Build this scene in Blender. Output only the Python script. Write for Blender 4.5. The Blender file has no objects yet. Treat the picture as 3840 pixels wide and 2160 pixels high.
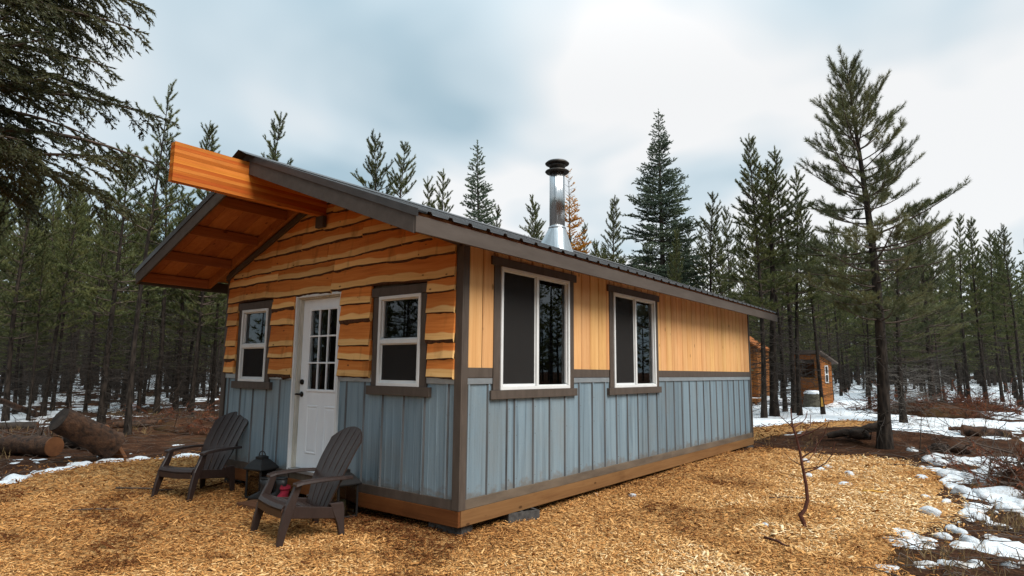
import bpy, math, random
import numpy as np
from mathutils import Matrix, Vector
R = math.radians
random.seed(7)
rng = np.random.default_rng(11)

# ------------------------------------------------------------------ camera
CAM = np.array([4.0795, -4.4651, 1.5835]); YAW, PITCH, ROLL, FPX = 0.6605, 0.134, 0.0097, 2313.1
_fw = np.array([-math.sin(YAW)*math.cos(PITCH), math.cos(YAW)*math.cos(PITCH), math.sin(PITCH)])
_rt0 = np.array([math.cos(YAW), math.sin(YAW), 0.0]); _up0 = np.cross(_rt0, _fw)
_rt = math.cos(ROLL)*_rt0 + math.sin(ROLL)*_up0
_up = -math.sin(ROLL)*_rt0 + math.cos(ROLL)*_up0
scene = bpy.context.scene
col = scene.collection
cd = bpy.data.cameras.new('camera'); cam = bpy.data.objects.new('camera', cd); col.objects.link(cam)
cd.sensor_width = 36.0; cd.lens = 36.0*FPX/3840.0; cd.clip_start = 0.05; cd.clip_end = 3000
cam.matrix_world = Matrix(((_rt[0], _up[0], -_fw[0], CAM[0]), (_rt[1], _up[1], -_fw[1], CAM[1]),
                           (_rt[2], _up[2], -_fw[2], CAM[2]), (0, 0, 0, 1)))
scene.camera = cam

# ------------------------------------------------------------------ sky and light
SUN_EL, SUN_AZ = 46.0, 98.0      # azimuth clockwise from +Y
_sd = Vector((math.sin(R(SUN_AZ))*math.cos(R(SUN_EL)), math.cos(R(SUN_AZ))*math.cos(R(SUN_EL)), math.sin(R(SUN_EL))))
world = bpy.data.worlds.new('World'); scene.world = world; world.use_nodes = True
def build_world():
    nt = world.node_tree; N = nt.nodes; Lk = nt.links; N.clear()
    out = N.new('ShaderNodeOutputWorld'); bg = N.new('ShaderNodeBackground'); bg.inputs[1].default_value = 0.1
    sky = N.new('ShaderNodeTexSky'); sky.sky_type = 'NISHITA'; sky.sun_disc = False
    sky.sun_elevation = R(SUN_EL); sky.sun_rotation = R(SUN_AZ); sky.air_density = 1.0; sky.dust_density = 1.5; sky.ozone_density = 1.5
    tc = N.new('ShaderNodeTexCoord'); sep = N.new('ShaderNodeSeparateXYZ'); Lk.new(tc.outputs['Generated'], sep.inputs[0])
    def math_(op, a, b=None):
        n = N.new('ShaderNodeMath'); n.operation = op
        for i, q in enumerate((a, b)):
            if q is None: continue
            if isinstance(q, (int, float)): n.inputs[i].default_value = q
            else: Lk.new(q, n.inputs[i])
        return n.outputs[0]
    zc = math_('ADD', math_('MAXIMUM', sep.outputs[2], 0.0), 0.34)
    comb = N.new('ShaderNodeCombineXYZ')
    Lk.new(math_('DIVIDE', sep.outputs[0], zc), comb.inputs[0]); Lk.new(math_('DIVIDE', sep.outputs[1], zc), comb.inputs[1])
    def noise(scale, detail, rough, loc, dist=0.0):
        mp = N.new('ShaderNodeMapping'); mp.inputs['Location'].default_value = loc; Lk.new(comb.outputs[0], mp.inputs[0])
        n = N.new('ShaderNodeTexNoise'); n.inputs['Scale'].default_value = scale; n.inputs['Detail'].default_value = detail
        n.inputs['Roughness'].default_value = rough; n.inputs['Distortion'].default_value = dist
        Lk.new(mp.outputs[0], n.inputs['Vector']); return n.outputs[0]
    big = noise(SKY['s1'], 3.0, 0.45, SKY['o1'], 0.4); fine = noise(SKY['s2'], 3.0, 0.45, SKY['o2'], 0.3)
    v = math_('ADD', math_('MULTIPLY', big, 0.72), math_('MULTIPLY', fine, 0.28))
    for d_, amp, wd in SKY['banks']:                       # cloud banks: broad soft swellings of the cover
        dp = N.new('ShaderNodeVectorMath'); dp.operation = 'DOT_PRODUCT'; Lk.new(tc.outputs['Generated'], dp.inputs[0]); dp.inputs[1].default_value = d_
        mr = N.new('ShaderNodeMapRange'); mr.interpolation_type = 'SMOOTHSTEP'; mr.inputs[1].default_value = math.cos(wd); mr.inputs[2].default_value = 1.0; mr.inputs[4].default_value = amp
        Lk.new(dp.outputs['Value'], mr.inputs[0]); v = math_('ADD', v, math_('MULTIPLY', mr.outputs[0], math_('ADD', math_('MULTIPLY', math_('SUBTRACT', fine, 0.36), 4.2), 0.25)))
    cr = N.new('ShaderNodeValToRGB'); e = cr.color_ramp.elements
    e[0].position = SKY['r0']; e[0].color = (2.12, 2.85, 3.25, 1); e[1].position = SKY['r1']; e[1].color = (4.8, 4.8, 4.75, 1)
    m = cr.color_ramp.elements.new((SKY['r0']+SKY['r1'])/2-0.015); m.color = (3.25, 3.8, 4.08, 1)
    Lk.new(v, cr.inputs[0])
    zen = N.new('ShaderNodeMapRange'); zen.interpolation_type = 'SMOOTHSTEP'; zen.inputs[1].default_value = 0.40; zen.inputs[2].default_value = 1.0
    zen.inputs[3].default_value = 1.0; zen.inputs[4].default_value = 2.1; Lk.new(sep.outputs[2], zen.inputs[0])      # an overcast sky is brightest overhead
    mix = N.new('ShaderNodeMix'); mix.data_type = 'RGBA'; mix.inputs[0].default_value = 0.92
    Lk.new(sky.outputs[0], mix.inputs[6]); Lk.new(cr.outputs[0], mix.inputs[7])
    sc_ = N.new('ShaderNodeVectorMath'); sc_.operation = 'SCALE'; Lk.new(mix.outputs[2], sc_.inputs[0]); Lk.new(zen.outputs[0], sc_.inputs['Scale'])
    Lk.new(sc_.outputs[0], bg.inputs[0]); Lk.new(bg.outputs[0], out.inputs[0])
def _dir(u, v):
    d = _fw + _rt*(u-1920)/FPX - _up*(v-1080)/FPX; return tuple(d/np.linalg.norm(d))
SKY = dict(s1=0.75, s2=1.9, o1=(7.7, 5.2, 0), o2=(3.0, 1.0, 0), r0=0.425, r1=0.66,
           banks=[(_dir(2350, 700), 0.17, 0.45), (_dir(3750, 560), 0.09, 0.36), (_dir(900, 640), 0.06, 0.40)])
build_world()
sl = bpy.data.lights.new('sun', 'SUN'); sl.energy = 1.9; sl.angle = R(32); sl.color = (1.0, 0.96, 0.9)
sun = bpy.data.objects.new('sun', sl); col.objects.link(sun)
sun.rotation_euler = _sd.to_track_quat('Z', 'Y').to_euler(); sun.location = (20, -20, 40)
vs = scene.view_settings; vs.view_transform = 'Standard'; vs.look = 'None'; vs.exposure = 1.0; vs.gamma = 1.0
vs.use_curve_mapping = False
scene.render.engine = 'CYCLES'
cy = scene.cycles; cy.use_denoising = True; cy.max_bounces = 6; cy.diffuse_bounces = 3; cy.glossy_bounces = 3
cy.transparent_max_bounces = 8; cy.transmission_bounces = 4; cy.caustics_reflective = False; cy.caustics_refractive = False
scene.render.film_transparent = False

# ------------------------------------------------------------------ noise, ground height, pixel rays
def _hash(ix, iy, s):
    h = (ix.astype(np.int64)*374761393 + iy.astype(np.int64)*668265263 + s*974711) & 0xFFFFFFFF
    h = ((h ^ (h >> 13))*1274126177) & 0xFFFFFFFF
    return ((h ^ (h >> 16)) & 0xFFFF)/65535.0
def vnoise(x, y, s=0):
    x = np.asarray(x, float); y = np.asarray(y, float)
    ix = np.floor(x); iy = np.floor(y); fx = x-ix; fy = y-iy
    fx = fx*fx*(3-2*fx); fy = fy*fy*(3-2*fy)
    a = _hash(ix, iy, s); b = _hash(ix+1, iy, s); c = _hash(ix, iy+1, s); d = _hash(ix+1, iy+1, s)
    return (a*(1-fx)+b*fx)*(1-fy)+(c*(1-fx)+d*fx)*fy
def fbm(x, y, s=0, o=4):
    t = 0; a = 0.5; n = 0
    for i in range(o):
        t = t + a*vnoise(x*2**i, y*2**i, s+i*17); n += a; a *= 0.5
    return t/n
def sstep(a, b, x):
    t = np.clip((x-a)/(b-a), 0, 1); return t*t*(3-2*t)
MOUND = (1.75, 11.4)
def zg(x, y):
    x = np.asarray(x, float); y = np.asarray(y, float)
    z = 0.0125*np.clip(y-1.0, 0, 70) + 0.004*np.clip(-x-9, 0, 60)
    far = sstep(7.5, 14, np.hypot(x+1, y-2))
    z = z + (fbm(x*0.35, y*0.35, 3, 3)-0.5)*0.30*far + (fbm(x*1.3, y*1.3, 9, 3)-0.5)*(0.03+0.07*far)
    z = z + 0.34*np.exp(-(((x-MOUND[0])/1.25)**2+((y-MOUND[1])/0.85)**2))
    z = z + 0.16*np.exp(-(((x-3.1)/0.7)**2+((y-11.2)/0.8)**2))
    return z
def ray(u, v):
    d = _fw + _rt*(u-1920)/FPX - _up*(v-1080)/FPX
    return d
def gp(u, v):
    d = ray(u, v); z = 0.0
    for _ in range(40):
        t = (z-CAM[2])/d[2]; p = CAM+d*t; z = 0.5*z+0.5*float(zg(p[0], p[1]))
    return np.array([p[0], p[1], float(zg(p[0], p[1]))])
def at_dist(u, v, dist):                      # the point of a pixel ray at a horizontal distance
    d = ray(u, v); return CAM + d*dist/math.hypot(d[0], d[1])
def height_for(x, y, v):                      # height above the ground of a vertical thing whose top shows at row v
    lo, hi = -1.0, 40.0
    for _ in range(50):
        m = (lo+hi)/2; q = np.array([x, y, m])-CAM
        if 1080-FPX*(q@_up)/(q@_fw) > v: lo = m
        else: hi = m
    return lo-float(zg(x, y))

# ------------------------------------------------------------------ objects
def tag(o, label, cat, group=None, kind=None):
    if label: o['label'] = label
    if cat: o['category'] = cat
    if group: o['group'] = group
    if kind: o['kind'] = kind
    return o
def empty(name, loc=(0, 0, 0), rz=0.0, label=None, cat=None, group=None):
    o = bpy.data.objects.new(name, None); col.objects.link(o); o.location = loc; o.rotation_euler = (0, 0, rz)
    o.empty_display_size = 0.1
    return tag(o, label, cat, group)
def link(name, me, parent=None, mats=()):
    if mats and not me.materials:
        for m in mats: me.materials.append(m)
    o = bpy.data.objects.new(name, me); col.objects.link(o)
    if parent is not None: o.parent = parent
    return o
def copy_tree(o, parent=None):
    c = o.copy(); col.objects.link(c); c.parent = parent
    for ch in [q for q in o.children]: copy_tree(ch, c)
    return c
class MB:
    def __init__(s): s.v = []; s.f = []; s.m = []; s.uv = None; s.smooth = []
    def add(s, vs_, fs, m=0, smooth=False):
        k = len(s.v); s.v += [tuple(map(float, q)) for q in vs_]
        for f in fs: s.f.append(tuple(i+k for i in f)); s.m.append(m); s.smooth.append(smooth)
        return s
    def hexa(s, p, m=0):   # p: bottom ring of 4 then top ring of 4
        return s.add(p, [(3, 2, 1, 0), (4, 5, 6, 7), (0, 1, 5, 4), (1, 2, 6, 5), (2, 3, 7, 6), (3, 0, 4, 7)], m)
    def box(s, x0, x1, y0, y1, z0, z1, m=0):
        return s.hexa([(x0, y0, z0), (x1, y0, z0), (x1, y1, z0), (x0, y1, z0), (x0, y0, z1), (x1, y0, z1), (x1, y1, z1), (x0, y1, z1)], m)
    def loft(s, rings, m=0, cap=True, smooth=False, closed=True):
        n = len(rings[0]); vs_ = [p for r in rings for p in r]; fs = []
        for i in range(len(rings)-1):
            for j in range(n if closed else n-1):
                a = i*n+j; b = i*n+(j+1) % n; fs.append((a, b, b+n, a+n))
        k = len(s.v); s.add(vs_, fs, m, smooth)
        if cap:
            s.f.append(tuple(k+j for j in reversed(range(n)))); s.m.append(m); s.smooth.append(False)
            s.f.append(tuple(k+(len(rings)-1)*n+j for j in range(n))); s.m.append(m); s.smooth.append(False)
        return s
    def tube(s, pts, rad, n=8, m=0, smooth=True, cap=True, wob=0.0, seed=0):
        pts = np.array(pts, float); k = len(pts)
        if np.isscalar(rad): rad = [rad]*k
        t = np.gradient(pts, axis=0); t /= np.linalg.norm(t, axis=1)[:, None]+1e-12
        rings = []; ref = np.array([0, 0, 1.0]) if abs(t[0][2]) < 0.9 else np.array([1.0, 0, 0])
        rr = np.random.default_rng(seed)
        for i in range(k):
            a = np.cross(t[i], ref); a /= np.linalg.norm(a); b = np.cross(t[i], a)
            ref = np.cross(a, t[i]) if abs(np.dot(np.cross(a, t[i]), t[i])) < .5 else ref
            ring = []
            for j in range(n):
                w = 1+wob*(rr.random()-0.5)
                th = 2*math.pi*j/n; ring.append(pts[i]+rad[i]*w*(math.cos(th)*a+math.sin(th)*b))
            rings.append(ring)
        return s.loft(rings, m, cap, smooth)
    def lathe(s, prof, n=24, c=(0, 0, 0), m=0, smooth=True, cap=True):
        rings = [[(c[0]+r*math.cos(2*math.pi*j/n), c[1]+r*math.sin(2*math.pi*j/n), c[2]+z) for j in range(n)] for r, z in prof]
        return s.loft(rings, m, cap, smooth)
    def mesh(s, name, mats=()):
        me = bpy.data.meshes.new(name); me.from_pydata(s.v, [], s.f)
        me.polygons.foreach_set('material_index', s.m); me.polygons.foreach_set('use_smooth', s.smooth)
        for m in mats: me.materials.append(m)
        me.update(); return me
    def build(s, name, mats, parent=None, bevel=0.0, loc=None):
        if not isinstance(mats, (list, tuple)): mats = [mats]
        o = link(name, s.mesh(name, mats), parent)
        if loc is not None: o.location = loc
        if bevel:
            b = o.modifiers.new('bevel', 'BEVEL'); b.width = bevel; b.segments = 1; b.limit_method = 'ANGLE'
        return o
def np_mesh(name, V, F, attrs=None, smooth=False):
    """V (n,3), F (m,k) of one face size"""
    me = bpy.data.meshes.new(name); V = np.ascontiguousarray(V, np.float32); F = np.ascontiguousarray(F, np.int32)
    me.vertices.add(len(V)); me.vertices.foreach_set('co', V.ravel())
    k = F.shape[1]; me.loops.add(F.size); me.loops.foreach_set('vertex_index', F.ravel())
    me.polygons.add(len(F)); me.polygons.foreach_set('loop_start', np.arange(0, F.size, k, dtype=np.int32))
    if smooth: me.polygons.foreach_set('use_smooth', np.ones(len(F), bool))
    for an, av in (attrs or {}).items():
        a = me.attributes.new(an, 'FLOAT', 'POINT'); a.data.foreach_set('value', np.ascontiguousarray(av, np.float32))
    me.update(calc_edges=True); return me
# ------------------------------------------------------------------ materials (all node based)
class NT:
    def __init__(s, name):
        s.mat = bpy.data.materials.new(name); s.mat.use_nodes = True; s.t = s.mat.node_tree; s.n = s.t.nodes; s.l = s.t.links
        s.bsdf = s.n['Principled BSDF']; s.tc = s.n.new('ShaderNodeTexCoord')
    def put(s, sock, v):
        if isinstance(v, bpy.types.NodeSocket): s.l.new(v, sock)
        elif isinstance(v, (tuple, list)) and len(v) == 3 and sock.type == 'RGBA': sock.default_value = (*v, 1)
        else: sock.default_value = v
    def math(s, op, a, b=0.0, clamp=False):
        n = s.n.new('ShaderNodeMath'); n.operation = op; n.use_clamp = clamp; s.put(n.inputs[0], a); s.put(n.inputs[1], b); return n.outputs[0]
    def vec(s, scale=(1, 1, 1), loc=(0, 0, 0), src='Object', rand=0.0):
        mp = s.n.new('ShaderNodeMapping'); mp.inputs['Scale'].default_value = scale; mp.inputs['Location'].default_value = loc
        v = s.tc.outputs[src] if isinstance(src, str) else src
        if rand:
            oi = s.n.new('ShaderNodeObjectInfo'); a = s.n.new('ShaderNodeVectorMath'); a.operation = 'ADD'
            sc = s.math('MULTIPLY', oi.outputs['Random'], rand); s.l.new(v, a.inputs[0]); s.l.new(sc, a.inputs[1]); v = a.outputs[0]
        s.l.new(v, mp.inputs[0]); return mp.outputs[0]
    def noise(s, vec, scale=5, detail=4, rough=0.55, dist=0.0):
        n = s.n.new('ShaderNodeTexNoise'); s.l.new(vec, n.inputs['Vector']); n.inputs['Scale'].default_value = scale
        n.inputs['Detail'].default_value = detail; n.inputs['Roughness'].default_value = rough; n.inputs['Distortion'].default_value = dist
        return n.outputs[0]
    def voro(s, vec, scale=5, out='Distance', feat='F1'):
        n = s.n.new('ShaderNodeTexVoronoi'); n.feature = feat; s.l.new(vec, n.inputs['Vector']); n.inputs['Scale'].default_value = scale; return n.outputs[out]
    def ramp(s, v, stops):
        n = s.n.new('ShaderNodeValToRGB'); s.put(n.inputs[0], v); e = n.color_ramp.elements
        while len(e) < len(stops): e.new(0.5)
        for q, (p, c) in zip(e, stops):
            q.position = p; q.color = (*c, 1) if isinstance(c, (tuple, list)) else (c, c, c, 1)
        return n.outputs[0]
    def mix(s, f, a, b, mode='MIX'):
        n = s.n.new('ShaderNodeMix'); n.data_type = 'RGBA'; n.blend_type = mode
        s.put(n.inputs[0], f); s.put(n.inputs[6], a); s.put(n.inputs[7], b); return n.outputs[2]
    def rand(s):
        return s.n.new('ShaderNodeObjectInfo').outputs['Random']
    def attr(s, name):
        n = s.n.new('ShaderNodeAttribute'); n.attribute_name = name; return n.outputs['Fac']
    def val(s, c, h=None, v=1.0, sat=1.0):
        n = s.n.new('ShaderNodeHueSaturation'); s.put(n.inputs['Color'], c); s.put(n.inputs['Value'], v); s.put(n.inputs['Saturation'], sat)
        if h is not None: s.put(n.inputs['Hue'], h)
        return n.outputs[0]
    def bump(s, h, strength=0.3, dist=0.01):
        n = s.n.new('ShaderNodeBump'); n.inputs['Strength'].default_value = strength; n.inputs['Distance'].default_value = dist
        s.put(n.inputs['Height'], h); s.l.new(n.outputs[0], s.bsdf.inputs['Normal'])
    def out(s, col=None, rough=0.7, metal=0.0, spec=0.5):
        b = s.bsdf.inputs
        if col is not None: s.put(b['Base Color'], col)
        s.put(b['Roughness'], rough); s.put(b['Metallic'], metal); s.put(b['Specular IOR Level'], spec)
        return s.mat
M = {}
def grain_scale(axis, long=1.2, cross=28.0):
    return tuple(long if i == axis else cross for i in range(3))
def wood(name, axis, dark, mid, light, rough=0.6, var=0.35, knots=True, spec=0.35, stain=0.5):
    t = NT(name); v = t.vec(grain_scale(axis), rand=37.0)
    g = t.noise(v, 1.0, 5, 0.6, 1.2); g2 = t.noise(t.vec(grain_scale(axis, 0.5, 7.0), rand=23.0), 1.0, 3, 0.5, 0.6)
    f = t.math('ADD', t.math('MULTIPLY', g, 0.5), t.math('MULTIPLY', g2, 0.5))
    c = t.ramp(f, [(0.30, dark), (0.5, mid), (0.70, light)])
    r = t.rand(); c = t.val(c, h=t.math('ADD', t.math('MULTIPLY', t.math('FRACT', t.math('MULTIPLY', r, 7.31)), 0.012), 0.492), v=t.math('ADD', t.math('MULTIPLY', r, var), 1-var*0.5))
    st = t.noise(t.vec((1.3, 1.3, 1.3), rand=11.0), 1.0, 4, 0.6)
    c = t.mix(t.math('MULTIPLY', t.ramp(st, [(0.55, 0.0), (0.75, 1.0)]), stain), c, tuple(q*0.45 for q in dark))
    if knots:
        k = t.voro(t.vec(tuple(2.2 if i == axis else 5.0 for i in range(3)), rand=19.0), 1.0)
        c = t.mix(t.ramp(k, [(0.05, 0.75), (0.085, 0.0)]), c, tuple(q*0.35 for q in dark))
    t.bump(f, 0.25, 0.004); M[name] = t.out(c, max(rough, 0.7) if name not in ('beam_wood', 'beam_pale') else 0.6, 0, spec*0.3); return M[name]
wood('siding_pine', 2, (0.54, 0.27, 0.098), (0.68, 0.37, 0.148), (0.76, 0.46, 0.205), 0.62, 0.12, True, 0.3, 0.12)
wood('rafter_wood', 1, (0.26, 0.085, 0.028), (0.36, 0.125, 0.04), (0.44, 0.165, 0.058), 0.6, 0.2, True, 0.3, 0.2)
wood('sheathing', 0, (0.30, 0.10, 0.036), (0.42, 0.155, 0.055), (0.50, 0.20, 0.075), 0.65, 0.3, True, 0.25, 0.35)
wood('beam_pale', 1, (0.44, 0.128, 0.015), (0.60, 0.20, 0.028), (0.70, 0.28, 0.050), 0.42, 0.35, True, 0.45, 0.35)
wood('beam_wood', 1, (0.33, 0.070, 0.008), (0.49, 0.118, 0.013), (0.60, 0.18, 0.024), 0.42, 0.35, True, 0.45, 0.35)
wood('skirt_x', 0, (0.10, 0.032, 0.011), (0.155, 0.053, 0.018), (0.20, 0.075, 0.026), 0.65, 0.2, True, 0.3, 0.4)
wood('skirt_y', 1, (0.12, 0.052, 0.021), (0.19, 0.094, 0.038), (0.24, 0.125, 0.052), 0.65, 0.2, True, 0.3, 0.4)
wood('shed_wood', 2, (0.17, 0.062, 0.018), (0.26, 0.098, 0.026), (0.34, 0.135, 0.036), 0.65, 0.35, True, 0.3, 0.4)
wood('step_wood', 0, (0.075, 0.035, 0.018), (0.12, 0.06, 0.03), (0.16, 0.085, 0.045), 0.8, 0.2)
wood('interior_wood', 2, (0.10, 0.075, 0.05), (0.14, 0.10, 0.07), (0.18, 0.13, 0.09), 0.8, 0.1)
def live_edge():
    t = NT('live_edge'); uv = t.tc.outputs['UV']
    g = t.noise(t.vec((1.6, 42, 1), src=uv, rand=31.0), 1.0, 5, 0.6, 1.0)
    g2 = t.noise(t.vec((0.7, 9, 1), src=uv, rand=17.0), 1.0, 3, 0.5, 0.8)
    sep = t.n.new('ShaderNodeSeparateXYZ'); t.l.new(uv, sep.inputs[0])
    edge = t.noise(t.vec((1.8, 0.0, 1), src=uv, rand=13.0), 1.0, 2, 0.5)
    d = t.math('SUBTRACT', sep.outputs[1], t.math('MULTIPLY', t.math('SUBTRACT', edge, 0.22), 0.13))
    d = t.math('ADD', d, t.math('MULTIPLY', t.math('SUBTRACT', g2, 0.5), 0.04))
    f = t.math('ADD', t.math('MULTIPLY', g, 0.55), t.math('MULTIPLY', g2, 0.45))
    heart = t.ramp(f, [(0.30, (0.46, 0.125, 0.028)), (0.5, (0.64, 0.205, 0.046)), (0.72, (0.74, 0.29, 0.075))])
    sap = t.ramp(f, [(0.30, (0.66, 0.34, 0.11)), (0.5, (0.80, 0.47, 0.18)), (0.72, (0.88, 0.57, 0.25))])
    c = t.mix(t.ramp(d, [(0.022, 0.0), (0.034, 1.0)]), sap, heart)
    r = t.rand(); c = t.val(c, v=t.math('ADD', t.math('MULTIPLY', r, 0.34), 0.80))
    k = t.voro(t.vec((4.2, 8.0, 1), src=uv, rand=29.0), 1.0)
    c = t.mix(t.ramp(k, [(0.06, 0.85), (0.10, 0.0)]), c, (0.12, 0.035, 0.014))
    st = t.noise(t.vec((5.0, 1.4, 1), src=uv, rand=41.0), 1.0, 3, 0.55)
    c = t.mix(t.math('MULTIPLY', t.ramp(st, [(0.58, 0.0), (0.74, 1.0)]), 0.6), c, (0.20, 0.075, 0.02))
    t.bump(f, 0.3, 0.004); M['live_edge'] = t.out(c, 0.75, 0, 0.10)
live_edge()
def rough_mat(name, c0, c1, scale=8, rough=0.8, bump=0.4, bd=0.01, detail=5, stretch=(1, 1, 1), spec=0.3, var=0.0, metal=0.0, rand=5.0):
    t = NT(name); n = t.noise(t.vec(stretch, rand=rand), scale, detail, 0.6)
    c = t.ramp(n, [(0.3, c0), (0.7, c1)])
    if var: c = t.val(c, v=t.math('ADD', t.math('MULTIPLY', t.rand(), var), 1-var/2))
    t.bump(n, bump, bd); M[name] = t.out(c, rough, metal, spec); return M[name]
rough_mat('board_bark', (0.030, 0.012, 0.006), (0.115, 0.050, 0.022), 40, 0.9, 0.9, 0.01)
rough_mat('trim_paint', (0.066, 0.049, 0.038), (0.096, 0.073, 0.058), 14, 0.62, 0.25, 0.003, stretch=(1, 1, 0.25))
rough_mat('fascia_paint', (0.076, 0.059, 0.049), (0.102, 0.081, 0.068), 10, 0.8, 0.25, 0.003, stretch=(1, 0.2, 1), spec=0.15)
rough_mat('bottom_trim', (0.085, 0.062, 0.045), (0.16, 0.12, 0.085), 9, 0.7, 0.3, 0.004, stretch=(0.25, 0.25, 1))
rough_mat('vinyl', (0.66, 0.66, 0.65), (0.74, 0.74, 0.73), 5, 0.35, 0.03, 0.001)
rough_mat('door_paint', (0.74, 0.76, 0.79), (0.82, 0.84, 0.86), 6, 0.4, 0.06, 0.002, stretch=(1, 1, 0.2))
rough_mat('jamb_paint', (0.40, 0.36, 0.29), (0.66, 0.62, 0.54), 7, 0.6, 0.15, 0.002, stretch=(3, 3, 0.5))
rough_mat('black_metal', (0.008, 0.008, 0.008), (0.016, 0.015, 0.015), 20, 0.5, 0.1, 0.002)
rough_mat('handle_bronze', (0.010, 0.008, 0.007), (0.022, 0.018, 0.016), 20, 0.35, 0.1, 0.001, metal=0.5)
rough_mat('chair_resin', (0.024, 0.014, 0.0115), (0.036, 0.022, 0.018), 30, 0.42, 0.12, 0.002, stretch=(1, 1, 0.3), spec=0.4)
rough_mat('concrete', (0.035, 0.032, 0.030), (0.085, 0.08, 0.075), 22, 0.9, 0.5, 0.006)
rough_mat('galvanised', (0.50, 0.52, 0.53), (0.62, 0.64, 0.65), 6, 0.34, 0.04, 0.002, metal=0.85)
rough_mat('cap_metal', (0.055, 0.048, 0.042), (0.10, 0.09, 0.08), 8, 0.42, 0.1, 0.002, metal=0.6)
rough_mat('candle', (0.30, 0.21, 0.12), (0.38, 0.28, 0.17), 9, 0.5, 0.05, 0.002)
rough_mat('boot_rubber', (0.010, 0.010, 0.010), (0.020, 0.019, 0.019), 14, 0.42, 0.1, 0.003)
rough_mat('boot_lining', (0.16, 0.006, 0.018), (0.24, 0.012, 0.028), 24, 0.9, 0.3, 0.004)
rough_mat('dead_needles', (0.06, 0.018, 0.008), (0.15, 0.045, 0.018), 12, 0.9, 0.5, 0.02)
rough_mat('twig', (0.055, 0.036, 0.026), (0.12, 0.085, 0.065), 16, 0.85, 0.4, 0.004)
rough_mat('pale_twig', (0.07, 0.06, 0.05), (0.20, 0.175, 0.15), 14, 0.85, 0.4, 0.004)
rough_mat('grey_twig', (0.018, 0.013, 0.010), (0.060, 0.046, 0.036), 14, 0.85, 0.4, 0.004)
rough_mat('sapling_bark', (0.045, 0.014, 0.008), (0.11, 0.035, 0.02), 24, 0.75, 0.4, 0.003)
rough_mat('log_bark', (0.008, 0.005, 0.0035), (0.105, 0.050, 0.026), 9, 0.85, 1.0, 0.05, stretch=(1, 1, 1))
rough_mat('dark_bark', (0.012, 0.008, 0.006), (0.05, 0.032, 0.022), 7, 0.9, 1.0, 0.03)
rough_mat('cut_wood', (0.08, 0.028, 0.010), (0.19, 0.075, 0.027), 4, 0.7, 0.3, 0.006)
rough_mat('mossy_stump', (0.045, 0.042, 0.025), (0.13, 0.115, 0.085), 9, 0.9, 0.8, 0.03)
rough_mat('dry_grass', (0.16, 0.10, 0.045), (0.30, 0.20, 0.09), 3, 0.9, 0.0, 0.01)
def roof_metal():
    t = NT('roof_metal'); n = t.noise(t.vec((3, 3, 3)), 2.0, 5, 0.6)
    M['roof_metal'] = t.out(t.ramp(n, [(0.3, (0.060, 0.052, 0.048)), (0.7, (0.085, 0.074, 0.069))]), t.ramp(n, [(0.3, 0.34), (0.7, 0.48)]), 0.25, 0.5)
roof_metal()
def steel():
    t = NT('weathered_steel')
    st = t.noise(t.vec((14, 14, 0.55), rand=9.0), 1.0, 5, 0.62, 0.4); bl = t.noise(t.vec((1.1, 1.1, 0.8), rand=21.0), 1.0, 5, 0.6)
    sp = t.noise(t.vec((60, 60, 60)), 1.0, 2, 0.5)
    c = t.ramp(st, [(0.26, (0.100, 0.142, 0.172)), (0.46, (0.200, 0.272, 0.320)), (0.75, (0.265, 0.347, 0.400))])
    c = t.mix(t.math('MULTIPLY', t.ramp(bl, [(0.5, 0.0), (0.72, 1.0)]), 0.75), c, (0.215, 0.235, 0.235))
    c = t.mix(t.ramp(sp, [(0.60, 0.0), (0.75, 0.22)]), c, (0.10, 0.11, 0.12))
    sc = t.noise(t.vec((7, 7, 3.0), rand=3.0), 1.0, 7, 0.75, 1.4)
    c = t.mix(t.math('MULTIPLY', t.ramp(sc, [(0.68, 0.0), (0.70, 1.0)]), 0.5), c, (0.11, 0.12, 0.125))
    c = t.mix(t.math('MULTIPLY', t.ramp(sc, [(0.30, 1.0), (0.32, 0.0)]), 0.35), c, (0.56, 0.60, 0.62))
    sz = t.n.new('ShaderNodeSeparateXYZ'); t.l.new(t.tc.outputs['Object'], sz.inputs[0]); mud = t.noise(t.vec((6, 6, 9)), 1.0, 5, 0.65)
    c = t.mix(t.math('MULTIPLY', t.ramp(t.math('SUBTRACT', t.math('ADD', mud, 0.22), t.math('MULTIPLY', t.math('SUBTRACT', sz.outputs[2], 0.36), 2.6)), [(0.52, 0.0), (0.70, 1.0)]), 0.6), c, (0.16, 0.13, 0.10))
    c = t.val(c, v=t.math('ADD', t.math('MULTIPLY', t.rand(), 0.34), 0.83))
    t.bump(bl, 0.15, 0.01); M['weathered_steel'] = t.out(c, t.ramp(bl, [(0.3, 0.44), (0.7, 0.62)]), 0.25, 0.4)
    t = NT('rib_shade_steel'); n = t.noise(t.vec((10, 10, 1.2)), 1.0, 5, 0.6)
    M['rib_shade_steel'] = t.out(t.ramp(n, [(0.3, (0.045, 0.046, 0.047)), (0.7, (0.13, 0.135, 0.14))]), 0.6, 0.2)  # dark steel for rib flanks: the ribs' shadow is put into the colour
steel()
def pipe():
    t = NT('polished_pipe'); n = t.noise(t.vec((26, 26, 0.06)), 1.0, 3, 0.5)
    t.bump(n, 1.0, 0.03); M['polished_pipe'] = t.out((0.62, 0.62, 0.62), 0.22, 1.0)
pipe()
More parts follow.
